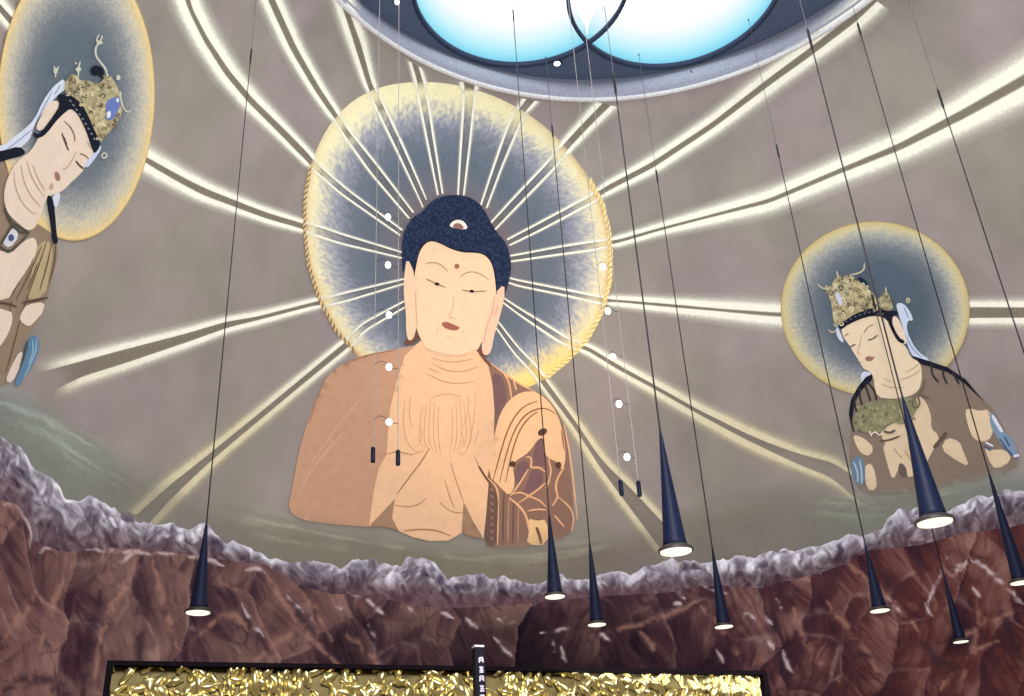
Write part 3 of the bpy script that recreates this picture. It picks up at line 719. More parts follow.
strokes('eyebrow', [[(61, 120), (68, 126), (72, 135), (72, 141)]], 1.3, (140, 112, 92), face, 13.5)
strokes('eyebrow', [[(77, 153), (82, 154), (86, 158)]], 1.3, (140, 112, 92), face, 13.5)
strokes('eye', [[(59, 132), (62, 141), (66, 150)], [(61, 136), (64, 144)]], 1.6, (96, 82, 74), face, 13.5)
strokes('eye', [[(73, 160), (77, 165), (81, 168)]], 2, (96, 82, 74), face, 13.5)
strokes('nose_line', [[(74, 150), (69, 160), (63, 169), (60, 167)], [(84, 140), (88, 148)]], .9, (190, 160, 140), face, 13.5)
fill('mouth', [(52, 170), (56, 172), (58, 178), (55, 181), (52, 177)], (160, 122, 108), face, 13.5, 1, step=4)
fill('chin_mark', [(48, 181), (51, 184), (50, 189), (46, 188)], (196, 164, 148), face, 13.5, 1, step=4)
bn = fill('hair_band', [(54, 94), (58, 92.5), (68, 95), (76, 100), (83, 110), (88, 121), (92, 130), (98, 142), (96, 148), (92, 153), (89, 148), (84, 132), (79, 121), (74, 112), (67, 107), (62, 111), (53, 120), (44, 132), (37, 137), (31, 136), (30, 130), (35, 134), (42, 126), (50, 115), (57, 104)], DK, lb, 14, 1, step=6); bn['label'] = 'black hair band studded with pale beads'
strokes('bead', [[(66 + (i * 3.2) - .02 * i * i, 99 + i * 4.3 + .12 * i * i * .5), (68 + i * 3.2 - .02 * i * i, 100.5 + i * 4.3 + .06 * i * i)] for i in range(9)], 2.2, (150, 152, 160), bn, 15, sm=0)


def crown(parent, outline, box, seed, layer=13):
    cr = fill('crown', outline, OL, parent, layer, 1, step=2.5, fn=lambda x, y: np.c_[np.array([lin((176, 166, 130))]) * (.35 + 1.35 * fbm(x / 2.6, y / 2.6, 3, seed))[:, None], np.ones(len(x))])
    cr['label'] = 'tall openwork gilded crown'
    r = random.Random(seed); L = []
    o = np.array(outline); tries = 0
    while len(L) < 95 and tries < 900:
        tries += 1
        x = r.uniform(*box[0]); y = r.uniform(*box[1])
        if not inside(np.array([x]), np.array([y]), o)[0]: continue
        a = r.uniform(0, 6.28); s = r.uniform(1.6, 3.6); c_ = r.choice([(222, 214, 176), (120, 112, 84), (96, 92, 76), (206, 200, 168), (142, 130, 112)])
        L.append(dict(p=[(x, y), (x + s * math.cos(a), y + s * math.sin(a)), (x + s * 1.3 * math.cos(a + 1), y + s * 1.3 * math.sin(a + 1)), (x + s * .8 * math.cos(a + 2), y + s * .8 * math.sin(a + 2))], c=c_))
    strokes('filigree', L, 1.2, OL, cr, layer + 1.5)
    return cr


cr1 = crown(lb, [(62, 82), (66, 74), (73, 73), (78, 80), (86, 79), (94, 84), (100, 80), (102, 72), (107, 74), (113, 82), (117, 92), (120, 104), (118, 117), (111, 127), (101, 138), (97, 143), (92, 130), (87, 118), (80, 104), (70, 95), (62, 92)], ((62, 120), (72, 140)), 4)
fill('topknot', [(87, 68), (92, 64), (99, 66), (102, 72), (100, 80), (97, 74), (90, 75)], DK, lb, 12.9, 1, step=5)
strokes('crown_scroll', [dict(p=[(104, 76), (103, 68), (97, 61), (92.5, 55), (92, 47), (95, 42)], w=2), [(95, 44), (93, 38), (96, 33)], [(95, 44), (98, 38), (99, 34)], dict(p=[(94, 40), (99, 42)], w=3), [(117, 90), (118, 100), (121, 108), (125, 112), (128, 109)], [(52, 76), (52, 68), (50, 65)], [(53, 70), (55, 65)], dict(p=[(52, 67), (52, 72)], w=4), [(75, 76), (75, 66), (77, 60)], dict(p=[(74, 66), (76, 70)], w=5), [(73, 63), (72, 61)], dict(p=[(115, 74), (115.5, 79)], w=4), [(102, 151), (98, 155), (101, 158), (105, 154), (101, 152)]], 1.5, (204, 206, 190), lb, 15)
j = fill('blue_jewel', [(102, 104), (106, 98), (115, 95), (118, 103), (113, 114), (108, 120), (102, 118), (104, 111)], (108, 128, 190), cr1, 15, 1, step=5); j['label'] = 'blue jewelled ornament'
fill('jewel_shine', [[(103, 112), (107, 109), (108, 115), (104, 118)], [(112, 98), (116, 97), (115, 103)]], (226, 232, 244), j, 16, 1, step=4)

# ================================================================== RIGHT ATTENDANT
rbp = thing('painted_attendant', P(930, 485)[0], 'painted crowned attendant on the right with hands raised, round halo behind', 'painted figure')
HR = ell(875.5, 309, 95, 88, .05, 44)
rampR = dict(t=[0, .5, .68, .80, .88, .94, .985, 1], c=[(86, 100, 114), (90, 103, 118), (112, 122, 132), (152, 156, 158), (190, 188, 172), (212, 202, 160), (206, 190, 138), (176, 154, 110)])
h, ho = halo(rbp, HR, (880, 305), rampR, 6, 51); h['label'] = 'round slate halo with a pale gold edge'
bd = fill('robe', [(862, 388), (873, 376), (900, 380), (922, 362), (940, 367), (960, 378), (978, 393), (994, 410), (1006, 432), (1016, 452), (1018, 470), (960, 486), (900, 494), (862, 494), (850, 470), (850, 440), (853, 405)], (140, 124, 112), rbp, 7, 1, step=9); bd['label'] = 'brown-grey robe'
sk = fill('bare_skin', [[(918, 394), (927, 402), (932, 418), (931, 428), (940, 436), (936, 446), (930, 456), (922, 474), (905, 478), (898, 452), (884, 442), (880, 430), (900, 420)], [(882, 442), (897, 440), (903, 450), (900, 466), (893, 481), (888, 466)],
                       [(947, 437), (960, 441), (964, 452), (970, 467), (956, 460), (941, 449)], [(853, 435), (860, 436), (868, 441), (874, 448), (870, 456), (862, 454), (856, 445)], [(984, 445), (990, 450), (1006, 449), (1013, 460), (996, 470), (989, 460)], [(864, 467), (871, 462), (876, 474), (877, 490), (867, 490)]], (228, 206, 176), rbp, 8, 1, step=8); sk['label'] = 'pale torso and arms'
hd = fill('hand', [(965, 410), (971, 408), (980, 411), (989, 409), (993, 420), (993, 437), (984, 442), (974, 439), (969, 428)], (230, 208, 178), rbp, 9, 1, step=6); hd['label'] = 'pale raised hand'
strokes('hand_line', [[(988, 412), (992, 418)], [(975, 439), (982, 442), (990, 440)], [(905, 450), (912, 462)], [(894, 448), (902, 458)]], 1.2, (190, 150, 130), hd, 10)
strokes('armlet', [dict(p=[(947, 432), (941, 440), (934, 448)], w=4), dict(p=[(880, 441), (890, 440), (900, 436)], w=2)], 3, (104, 88, 76), rbp, 10)
sc = fill('blue_scarf', [(991, 410), (996, 417), (1004, 431), (1012, 438), (1016, 446), (1020, 456), (1016, 459), (1009, 449), (1003, 446), (997, 436), (990, 424)], (130, 156, 182), rbp, 10.5, 1, step=5); sc['label'] = 'blue and white scarf at the raised hand'
strokes('scarf_fold', [dict(p=[(993, 415), (998, 424), (1003, 432)], w=3.4), dict(p=[(1014, 456), (1020, 455)], w=2.4), [(986, 442), (994, 446)]], 2, (226, 232, 246), sc, 12)
strokes('scarf_line', [[(1005, 436), (1010, 446)], [(1000, 438), (1008, 450), (1014, 456)], [(984, 446), (992, 450)]], 2, (78, 104, 140), sc, 12)
sc = fill('blue_scarf', [(852, 459), (858, 456), (863, 458), (866, 470), (864, 486), (857, 484), (851, 473)], (110, 136, 160), rbp, 9, 1, step=5); sc['label'] = 'blue scarf below the left arm'
strokes('scarf_fold', [[(854, 462), (858, 472), (858, 482)], [(860, 460), (862, 472), (862, 484)]], 1.6, (184, 202, 214), sc, 10)
fill('torso_patch', [(900, 462), (906, 466), (908, 476), (902, 478), (898, 470)], (110, 98, 96), rbp, 9.5, 1, step=5)  # dark grey patch low on the torso
fill('dark_hair', [[(874, 373), (866, 377), (858, 387), (851, 400), (849, 414), (852, 428), (853, 416), (855, 402), (862, 390), (872, 380)], [(909, 356), (914, 362), (929, 366), (948, 372), (966, 384), (985, 402), (966, 379), (948, 367), (930, 361), (914, 356)]], DK, rbp, 11, 0, step=6)['label'] = 'dark hair strands over the shoulders'
strokes('hair_strand', [[(865, 384), (869, 395), (872, 406)], [(860, 387), (860, 398), (863, 406)], [(855, 394), (855, 404), (857, 413)], [(868, 382), (876, 392), (877, 404)], [(932, 364), (932, 374), (939, 382)], [(943, 368), (944, 377), (948, 384)], [(953, 371), (956, 378), (960, 384)], [(850, 416), (852, 424), (854, 432)]], 2.0, (56, 56, 62), rbp, 11.5)
fill('hair_ribbon', [(896, 303), (904, 303), (911, 312), (914, 321), (908, 320), (907, 330), (913, 344), (920, 353), (930, 359), (926, 363), (914, 358), (908, 346), (904, 330), (899, 314)], (206, 218, 240), rbp, 10, 1, step=6)['label'] = 'white ribbon behind the ear'
strokes('ribbon_line', [[(904, 306), (909, 318)], [(906, 334), (912, 348), (922, 357)]], 1.2, (140, 160, 200), rbp, 11)
fill('ribbon_tail', [[(837, 325), (840, 331), (845, 343), (840, 341), (836, 333)], [(861, 371), (873, 372), (866, 380), (862, 385)]], (206, 216, 236), rbp, 10, 1, step=5)
face = fill('face', [(841, 328), (850, 322), (867, 316), (878, 315), (888, 319), (893, 329), (900, 341), (907, 347), (911, 357), (920, 362), (922.5, 370), (922, 383), (918, 392), (908, 397), (893, 399), (878, 397), (875, 388), (874, 377), (870, 371), (864, 369), (861, 364), (857, 357), (853, 351), (849, 344), (844, 338)], (236, 216, 188), rbp, 12, 1, step=8)
face['label'] = 'pale face and creased neck looking down left'
fill('ear', [(893, 315), (899, 318), (904, 330), (908, 341), (905, 345), (899, 338), (893, 326)], (236, 216, 194), rbp, 13, 1, step=5)
strokes('neck_crease', [[(906, 372), (914, 368), (919, 364)], [(900, 380), (912, 376), (921, 370)], [(882, 384), (892, 388), (904, 387)], [(884, 378), (892, 382)]], 1.1, (200, 172, 146), face, 13.5)
strokes('eyebrow', [[(864, 333), (868, 327), (874, 324)], [(845, 336), (849, 333)]], 1.1, (160, 130, 106), face, 13.5)
strokes('eye', [[(868, 340), (873, 339), (878, 335)], [(850, 347), (856, 344)]], 1.4, (110, 92, 80), face, 13.5)
strokes('nose_line', [[(862, 334), (860, 346), (857, 353), (862, 354)], [(858, 360), (862, 363)]], .9, (196, 164, 138), face, 13.5)
fill('mouth', [(865, 358), (869, 355.5), (873, 357), (876, 356), (872, 361), (867, 361)], (158, 120, 104), face, 13.5, 1, step=4)
bn = fill('hair_band', [(838.5, 325), (848, 319), (863, 310), (877, 307), (890, 311.5), (897, 310), (899, 314), (893, 316), (892, 322), (899, 337), (906, 341), (903, 344), (897, 340), (890, 326), (888, 320), (880, 315.5), (867, 316.5), (850, 323.5), (841, 330)], DK, rbp, 14, 1, step=5); bn['label'] = 'black hair band studded with pale beads'
strokes('bead', [[(846 + 4.6 * i, 321.5 - 4 * math.sin(min(i, 6) / 6 * 1.5) * 2.4 + (0 if i < 7 else 2)), (847.5 + 4.6 * i, 321 - 4 * math.sin(min(i, 6) / 6 * 1.5) * 2.4 + (0 if i < 7 else 2))] for i in range(9)], 1.8, (130, 132, 140), bn, 15, sm=0)
cr2 = crown(rbp, [(835, 325), (833, 316), (832, 305), (828, 293), (826, 288), (832, 285), (836, 277), (842, 276), (851, 275), (858, 280), (865, 286), (873, 292), (878, 300), (882, 296), (887, 290), (892, 301), (894, 310), (884, 311), (872, 309), (856, 313), (843, 322)], ((827, 894), (274, 324)), 8)
fill('topknot', [(857, 276), (864, 278), (869, 284), (868, 291), (863, 286)], (38, 46, 66), rbp, 12.9, 1, step=4)
strokes('crown_scroll', [[(827, 289), (822, 288), (818, 284)], [(839, 278), (837, 271)], dict(p=[(850, 275), (860, 273), (865, 269), (865, 263)], w=1.8), [(887, 292), (886, 287)], [(908, 303), (907, 298), (911, 299), (909, 303)], [(829, 330), (833, 333), (836, 330)]], 1.6, (190, 186, 160), rbp, 15)
fill('crown_jewel', [(835, 291), (839, 292), (843, 302), (842, 306), (838, 303)], (200, 208, 230), cr2, 15, 1, step=4)
nk = fill('necklace', [(857, 411), (864, 404), (873, 400), (882, 401), (890, 400), (902, 397), (916, 396), (919, 405), (913, 418), (903, 425), (892, 421), (883, 431), (875, 434), (864, 432), (856, 430), (853, 420)], (140, 136, 108), rbp, 12.5, 1, step=2.5, fn=lambda x, y: np.c_[np.array([lin((140, 138, 108))]) * (.6 + .9 * fbm(x / 3, y / 3, 3, 77))[:, None], np.ones(len(x))])
nk['label'] = 'wide olive gold filigree necklace'
r_ = random.Random(5); L = []
for i in range(44):
    x = r_.uniform(857, 914); y = r_.uniform(402, 430)
    if x > 890 and y > 420: continue
    a = r_.uniform(0, 6.28); s = 3
    L.append(dict(p=[(x, y), (x + s * math.cos(a), y + s * math.sin(a)), (x + s * math.cos(a + 1.2), y + s * math.sin(a + 1.2))], c=r_.choice([(176, 176, 136), (92, 92, 76), (160, 158, 120)])))
strokes('filigree', L, 1.1, OL, nk, 13.8)
strokes('bead_loop', [[(916, 396), (912, 404), (916, 409), (921, 404), (918, 396), (924, 388), (926, 378)], [(920, 394), (925, 397), (930, 397)], dict(p=[(884, 431), (890, 433), (896, 430)], w=2.4)], 1.6, (104, 100, 84), rbp, 14)
strokes('tassel', [[(872, 434), (876, 431), (880, 436), (883, 431)], [(870, 431), (872, 436)]], 1.2, (240, 236, 220), rbp, 14.5)

# ================================================================== MIST
tx = [-110, -60, 0, 40, 80, 130, 200, 250, 290, 330, 370, 420, 470, 520, 570, 620, 700, 780, 850, 900, 950, 1024, 1130]
ty = [365, 370, 378, 393, 420, 450, 488, 502, 510, 519, 527, 538, 541, 537, 533, 522, 500, 478, 486, 486, 478, 462, 448]
mx_ = [-120, 0, 20, 32, 40, 55, 62, 68, 88, 100, 108, 128, 138, 170, 186, 200, 204, 212, 222, 240, 262, 270, 300, 320, 340, 350, 362, 372, 378, 400, 406, 415, 424, 434, 446, 452, 458, 470, 476, 486, 500, 508, 520, 540, 560, 575, 600, 620, 632, 650, 664, 680, 700, 740, 762, 776, 790, 800, 815, 840, 870, 880, 900, 915, 928, 944, 960, 980, 1005, 1024, 1130]
my_ = [400, 437, 452, 468, 470, 484, 498, 501, 497, 501, 508, 516, 524, 523, 529, 526, 521, 532, 540, 543, 556, 560, 562, 561, 569, 560, 559, 557, 564, 565, 557, 560, 556, 563, 577, 576, 574, 577, 574, 578, 575, 579, 582, 583, 574, 580, 574, 572, 573, 564, 560, 562, 563, 556, 555, 549, 552, 548, 545, 538, 533, 530, 509, 508, 504, 514, 502, 497, 491, 490, 470]
gx, gy = np.meshgrid(np.arange(-110, 1134, 4.0), np.linspace(-.25, 1.15, 44))
topc = np.interp(gx, tx, ty); botc = np.interp(gx, mx_, my_)
yy = topc + (botc - topc) * gy
n_, m_ = gx.shape
al = sst(-6, 34, yy - topc + 12 * (fbm(gx / 40, yy / 12, 3, 5) - .5)) * .82
al *= 1 - .15 * sst(.35, .9, gy)
al *= 1 - .45 * sst(570, 640, gx) * sst(850, 780, gx)
al *= 1 - .55 * sst(90, 140, gx) * sst(270, 220, gx)
st = fbm((gx + (yy - topc) * .6) / 60, (yy - topc * .92) / 3.6, 4, 40)
hi = np.clip(sst(.44, .62, st) * sst(.8, .2, gy) + .35 * sst(-.05, .15, gy) * sst(.55, .25, gy), 0, 1) * .9
hi = hi * (1 - .8 * sst(570, 640, gx) * sst(850, 800, gx)) * (1 - .6 * sst(110, 160, gx) * sst(250, 210, gx))
cbase = np.stack([np.interp(gx, [0, 250, 420, 640, 850, 1024], lin(np.array([(146, 153, 144), (148, 145, 130), (150, 143, 122), (144, 134, 124), (142, 144, 134), (146, 158, 150)]))[:, k]) for k in range(3)], -1)
chi = np.stack([np.interp(gx, [0, 300, 560, 1024], lin(np.array([(180, 198, 190), (206, 208, 178), (200, 196, 166), (174, 194, 182)]))[:, k]) for k in range(3)], -1)
cc = cbase * (1 - hi[..., None]) + chi * hi[..., None]
F = [(i * m_ + j, i * m_ + j + 1, (i + 1) * m_ + j + 1, (i + 1) * m_ + j) for i in range(n_ - 1) for j in range(m_ - 1)]
ms = mesh('mist_band', P(gx.ravel(), yy.ravel(), 17 * LAY), F, M['mist_paint'], None, np.c_[cc.reshape(-1, 3), al.ravel()])
tag(ms, 'painted grey-green mist drifting below the figures above the mountain ridge', 'mist', kind='stuff')

# ================================================================== MOUNTAINS
mt = thing('painted_mountain_range', P(512, 640)[0], 'painted mountain range along the wall base, red crags under snowy lavender ridges', 'mountains')
_jx = np.arange(-120, 1131, 3.0)
my_ = np.interp(_jx, mx_, my_) + 7 * (fbm(_jx / 7, _jx * 0 + 3, 4, 66) - .5) * 1.4; mx_ = _jx
bx_ = [-120, 0, 14, 25, 30, 42, 60, 100, 150, 200, 235, 262, 300, 330, 356, 380, 420, 450, 500, 560, 600, 640, 672, 700, 730, 760, 790, 815, 840, 870, 920, 960, 1010, 1130]
by_ = [480, 500, 504, 520, 540, 546, 552, 547, 549, 556, 562, 564, 586, 594, 594, 598, 606, 608, 606, 600, 596, 594, 592, 586, 586, 588, 580, 574, 566, 550, 545, 534, 527, 500]


def facets(x, y, n, seed, sx, sy, box):
    r = np.random.default_rng(seed)
    px = r.uniform(box[0], box[1], n); py = r.uniform(box[2], box[3], n); val = r.random(n); dr = r.uniform(-1, 1, n)
    f1 = np.full(x.shape, 1e9); f2 = np.full(x.shape, 1e9); id1 = np.zeros(x.shape, int)
    for i in range(n):
        dx = (x - px[i]); dy = (y - py[i])
        k = dr[i] * .7
        u = (dx + dy * k) / sx; w_ = (dy - dx * k * .6) / sy
        d = np.sqrt(u * u + w_ * w_)
        cl = d < f1
        f2 = np.where(cl, f1, np.minimum(f2, d)); id1 = np.where(cl, i, id1); f1 = np.where(cl, d, f1)
    return val[id1], f2 - f1, dr[id1], (x - px[id1]) / sx, id1


HI = (214, 196, 200); HI2 = (176, 132, 116); DKV = (62, 44, 54)
VEINS = [
    [(0, 503), (14, 506), (24, 520), (29, 536), (24, 546)], [(36, 552), (44, 546), (58, 545), (80, 548)], [(104, 570), (122, 560), (137, 550)], [(62, 548), (100, 549), (140, 553), (176, 553)], [(180, 556), (206, 560), (222, 566)],
    [(243, 570), (256, 566), (262, 573)], [(240, 604), (250, 622), (262, 638)], [(280, 592), (296, 606), (310, 620)], [(332, 600), (340, 608)], [(352, 596), (364, 598), (372, 606), (384, 616), (376, 606)], [(366, 624), (372, 634), (374, 644)],
    [(408, 608), (414, 614)], [(440, 612), (452, 618)], [(464, 618), (476, 628)], [(492, 636), (500, 646), (510, 655)], [(496, 620), (514, 622)], [(540, 632), (556, 630), (568, 628)], [(552, 640), (553, 652)], [(600, 634), (610, 640)], [(560, 646), (566, 664)],
    [(672, 590), (680, 592), (684, 598)], [(674, 604), (680, 605)], [(700, 582), (712, 590), (726, 592)], [(744, 612), (756, 618)], [(716, 650), (724, 662)], [(776, 600), (784, 604), (782, 608)], [(768, 642), (774, 648)], [(782, 650), (788, 664), (794, 676)], [(764, 616), (772, 626)],
    [(806, 576), (822, 566), (838, 562)], [(948, 556), (942, 572), (936, 586), (928, 606)], [(952, 558), (960, 566), (968, 560), (962, 570)], [(944, 564), (950, 576), (960, 566)], [(974, 588), (981, 596)], [(970, 556), (990, 570), (1010, 590), (1024, 604)], [(882, 606), (896, 602)], [(926, 604), (932, 616)], [(886, 596), (900, 612)], [(780, 558), (800, 566), (820, 572)]]
FOLDS = [
    [(137, 550), (128, 575), (112, 600), (98, 630), (90, 690)], [(70, 560), (50, 600), (36, 650)], [(0, 640), (18, 616), (34, 590)], [(150, 560), (160, 600), (176, 650)], [(190, 640), (212, 622), (232, 612), (246, 630)], [(252, 660), (270, 646), (296, 626)], [(262, 572), (284, 606), (310, 640), (344, 672)],
    [(340, 630), (372, 656), (386, 676)], [(300, 590), (316, 612), (330, 640)], [(600, 634), (640, 624), (676, 612), (700, 600)], [(640, 632), (664, 660)], [(700, 606), (724, 630), (740, 660)], [(790, 590), (802, 640), (840, 680)], [(826, 600), (860, 640), (884, 680)], [(842, 560), (880, 590), (920, 630)], [(980, 590), (978, 640), (960, 690)], [(960, 640), (990, 620), (1020, 610)], [(940, 690), (966, 656), (1000, 640)]]
CLEFTS = [
    [(224, 588), (240, 612), (256, 636), (274, 660)], [(140, 556), (132, 590), (138, 640), (134, 690)], [(98, 590), (84, 640), (80, 700)], [(0, 690), (30, 676), (60, 684)], [(282, 596), (304, 622), (324, 650)], [(388, 610), (372, 628), (384, 650)], [(640, 604), (690, 606)], [(770, 600), (776, 640), (790, 690)], [(828, 640), (850, 650), (870, 656)], [(920, 640), (936, 660), (950, 664)], [(1000, 600), (1012, 640), (1030, 670)]]
def brush(c, x, y, lines, wd, colr, amt, seed):
    """blend soft tapering brush marks into the rock colours"""
    acc = np.zeros(x.shape)
    for li, L in enumerate(lines):
        p = dens(chaikin(L, 2, False), 2.0, False); n = len(p)
        k = (x > p[:, 0].min() - 12) & (x < p[:, 0].max() + 12) & (y > p[:, 1].min() - 12) & (y < p[:, 1].max() + 12)
        if not k.any(): continue
        xx = x[k] + 5 * (fbm(x[k] / 7, y[k] / 7, 3, seed + li) - .5); yy = y[k] + 5 * (fbm(x[k] / 7 + 30, y[k] / 7, 3, seed + li) - .5)
        best = np.full(xx.shape, 1e9)
        for i in range(n):
            w_ = wd * (.25 + .75 * math.sin(math.pi * (i + .5) / n))
            best = np.minimum(best, np.hypot(xx - p[i, 0], yy - p[i, 1]) / w_)
        acc[k] = np.maximum(acc[k], np.exp(-best ** 2))
    acc = acc * amt * sst(.25, .6, fbm(x / 9, y / 9, 3, seed))
    return c + (np.array(colr, float) - c) * acc[:, None]


def rock(x, y, lo=None):
    wx = x + 12 * (fbm(x / 40, y / 40, 3, 1) - .5) + 2.5 * (fbm(x / 9, y / 9, 3, 2) - .5)
    wy = y + 12 * (fbm(x / 40 + 9, y / 40, 3, 3) - .5) + 2.5 * (fbm(x / 9, y / 9 + 5, 3, 4) - .5)
    v1, e1, d1, u1, _ = facets(wx, wy, 120, 21, 1.0, 1.9, (-130, 1140, 480, 760))
    v2, e2, d2, u2, _ = facets(wx, wy, 800, 22, 1.0, 1.7, (-130, 1140, 480, 760))
    hb = np.interp(x, bx_, by_)
    dep = sst(0, 90, y - hb)
    base = np.stack([np.interp(x, [-100, 0, 120, 300, 420, 520, 640, 760, 900, 1024], np.array([(132, 94, 88), (128, 92, 90), (124, 94, 92), (120, 88, 87), (108, 78, 82), (94, 66, 76), (90, 62, 70), (92, 58, 64), (104, 60, 60), (112, 66, 62)])[:, k]) for k in range(3)], -1)
    dark = np.stack([np.interp(x, [0, 300, 520, 1024], np.array([(84, 56, 66), (74, 52, 62), (56, 40, 56), (74, 44, 54)])[:, k]) for k in range(3)], -1)
    light = np.array([172, 132, 124.])
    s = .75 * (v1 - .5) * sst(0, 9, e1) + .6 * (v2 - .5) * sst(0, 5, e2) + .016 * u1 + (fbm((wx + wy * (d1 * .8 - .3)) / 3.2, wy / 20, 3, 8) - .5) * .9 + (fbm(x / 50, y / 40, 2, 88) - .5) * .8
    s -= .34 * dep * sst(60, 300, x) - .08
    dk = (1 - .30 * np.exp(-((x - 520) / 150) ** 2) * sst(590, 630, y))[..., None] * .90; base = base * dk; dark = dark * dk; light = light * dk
    a = np.clip(s * 1.15, -1, 1)
    c = np.where((a < 0)[..., None], base + (dark - base) * (-a)[..., None] * 1.25, base + (light - base) * a[..., None] * .9)
    ridge = np.exp(-(e1 / 1.6) ** 2) * sst(.35, .8, fbm(x / 26, y / 26, 3, 12))
    c = c + (np.array([206, 178, 170]) - c) * (ridge * .38)[..., None]
    crack = np.exp(-(e2 / .8) ** 2) * sst(.45, .7, fbm(x / 20 + 50, y / 20, 3, 14))
    c = c + (np.array([60, 42, 52]) - c) * (crack * .6)[..., None]
    c = brush(c, x, y, CLEFTS, 6, DKV, .8, 61)
    c = brush(c, x, y, FOLDS, 4, HI2, .75, 62)
    c = brush(c, x, y, VEINS, 2.2, HI, 1.0, 63)
    return np.clip(c, 0, 255)


def snow(x, y):
    top = np.interp(x, mx_, my_); hb = np.interp(x, bx_, by_)
    t = np.clip((y - top) / np.maximum(hb - top, 4), 0, 1)
    wx = x + 8 * (fbm(x / 12, y / 12, 3, 31) - .5); wy = y + 8 * (fbm(x / 12, y / 12 + 8, 3, 32) - .5)
    v1, e1, d1, u1, _ = facets(wx, wy, 900, 41, 1.0, 1.2, (-130, 1140, 400, 640))
    n_ = fbm((wx + wy * (d1 * .9)) / 4.2, (wy - wx * .3) / 9, 4, 44)
    s = (v1 - .5) * 1.0 * sst(0, 4, e1) + (n_ - .5) * 1.8 - .8 * (t - .40)
    a = np.clip(s, -1, 1)
    base = np.array([138, 130, 142.]); light = np.array([232, 230, 246.]); dark = np.array([70, 60, 76.])
    c = np.where((a < 0)[..., None], base + (dark - base) * (-a)[..., None] * 1.3, base + (light - base) * a[..., None] * 1.3)
    edge = np.exp(-((y - top) / 3.5) ** 2) * .65 * sst(.3, .6, fbm(x / 9, y / 30, 3, 71))
    c = c + (light - c) * edge[..., None]
    lowc = sst(.32, .85, t) * .85
    tint = np.array([108, 80, 86.]) * (.75 + .5 * n_)[..., None]
    wv = sst(300, 420, x) * sst(700, 600, x)
    c = c + (tint - c) * (lowc * (.6 + .4 * wv))[..., None]
    return np.clip(c, 0, 255)


def grid_patch(name, x0, x1, step, ytop, ybot, ny, cf, layer, parent, label):
    gx, gy = np.meshgrid(np.arange(x0, x1, step), np.linspace(0, 1, ny))
    yt = np.interp(gx, *ytop); yb = np.interp(gx, *ybot) if isinstance(ybot, tuple) else np.full(gx.shape, ybot)
    yy = yt + (yb - yt) * gy; n_, m_ = gx.shape
    c = lin(cf(gx.ravel(), yy.ravel()))
    i, j = np.meshgrid(np.arange(n_ - 1), np.arange(m_ - 1), indexing='ij')
    a = (i * m_ + j).ravel(); F = np.stack([a, a + 1, a + m_ + 1, a + m_], 1)
    o = mesh(name, P(gx.ravel(), yy.ravel(), layer * LAY), F.tolist(), M['rock_paint'], parent, c)
    o['label'] = label
    return o


grid_patch('snowy_ridge', -110, 1134, 1.5, (mx_, my_), (np.array(bx_), np.array(by_) + 8.0), 46, snow, 20, mt, 'lavender and white snow-dusted back ridge')
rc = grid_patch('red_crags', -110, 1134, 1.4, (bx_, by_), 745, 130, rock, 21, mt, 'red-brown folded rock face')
# ================================================================== PENDANTS
def lathe(name, prof, p, parent, mat_, n=28, caps=True):
    V = []; F = []
    for (r, z) in prof:
        for k in range(n):
            a = 2 * math.pi * k / n; V.append((p[0] + r * math.cos(a), p[1] + r * math.sin(a), p[2] + z))
    for i in range(len(prof) - 1):
        for k in range(n):
            j = (k + 1) % n; F.append((i * n + k, i * n + j, (i + 1) * n + j, (i + 1) * n + k))
    if caps:
        F.append(tuple(range(n))[::-1]); F.append(tuple((len(prof) - 1) * n + k for k in range(n)))
    return mesh(name, np.array(V), F, mat_, parent)


def project(p):
    q = np.asarray(p) - EYE; c = q @ B3
    return W / 2 + FPX * c[0] / c[2], HT / 2 - FPX * c[1] / c[2]


PLAMP = [  # x, y of disc, disc width px, cone top y, label
    (198, 613, 26, 520, 55, 'black cone pendant lamp hanging farthest left, over the left mountains'),
    (555, 597, 22, 512, 14, 'black cone pendant lamp hanging in front of the Buddha\'s patchwork robe'),
    (597, 625, 20, 540, 130, 'black cone pendant lamp just right of the Buddha, second lowest there'),
    (676, 552, 35, 430, 82, 'large near black cone pendant lamp above the snowy ridge, middle of the photo'),
    (724, 627, 20, 545, 175, 'small black cone pendant lamp low over the dark rocks, right of the large middle one'),
    (880, 611, 21, 543, 150, 'black cone pendant lamp over red rocks, left below the right attendant'),
    (935, 523, 38, 396, 38, 'largest black cone pendant lamp hanging across the right attendant\'s robe'),
    (961, 642, 16, 572, 300, 'smallest and lowest black cone pendant lamp at lower right'),
    (1021, 583, 22, 470, 28, 'black cone pendant lamp cut by the right edge of the photo'),
    (1066, 480, 30, 380, 97, 'pendant lamp whose cord crosses the upper right corner'),
]
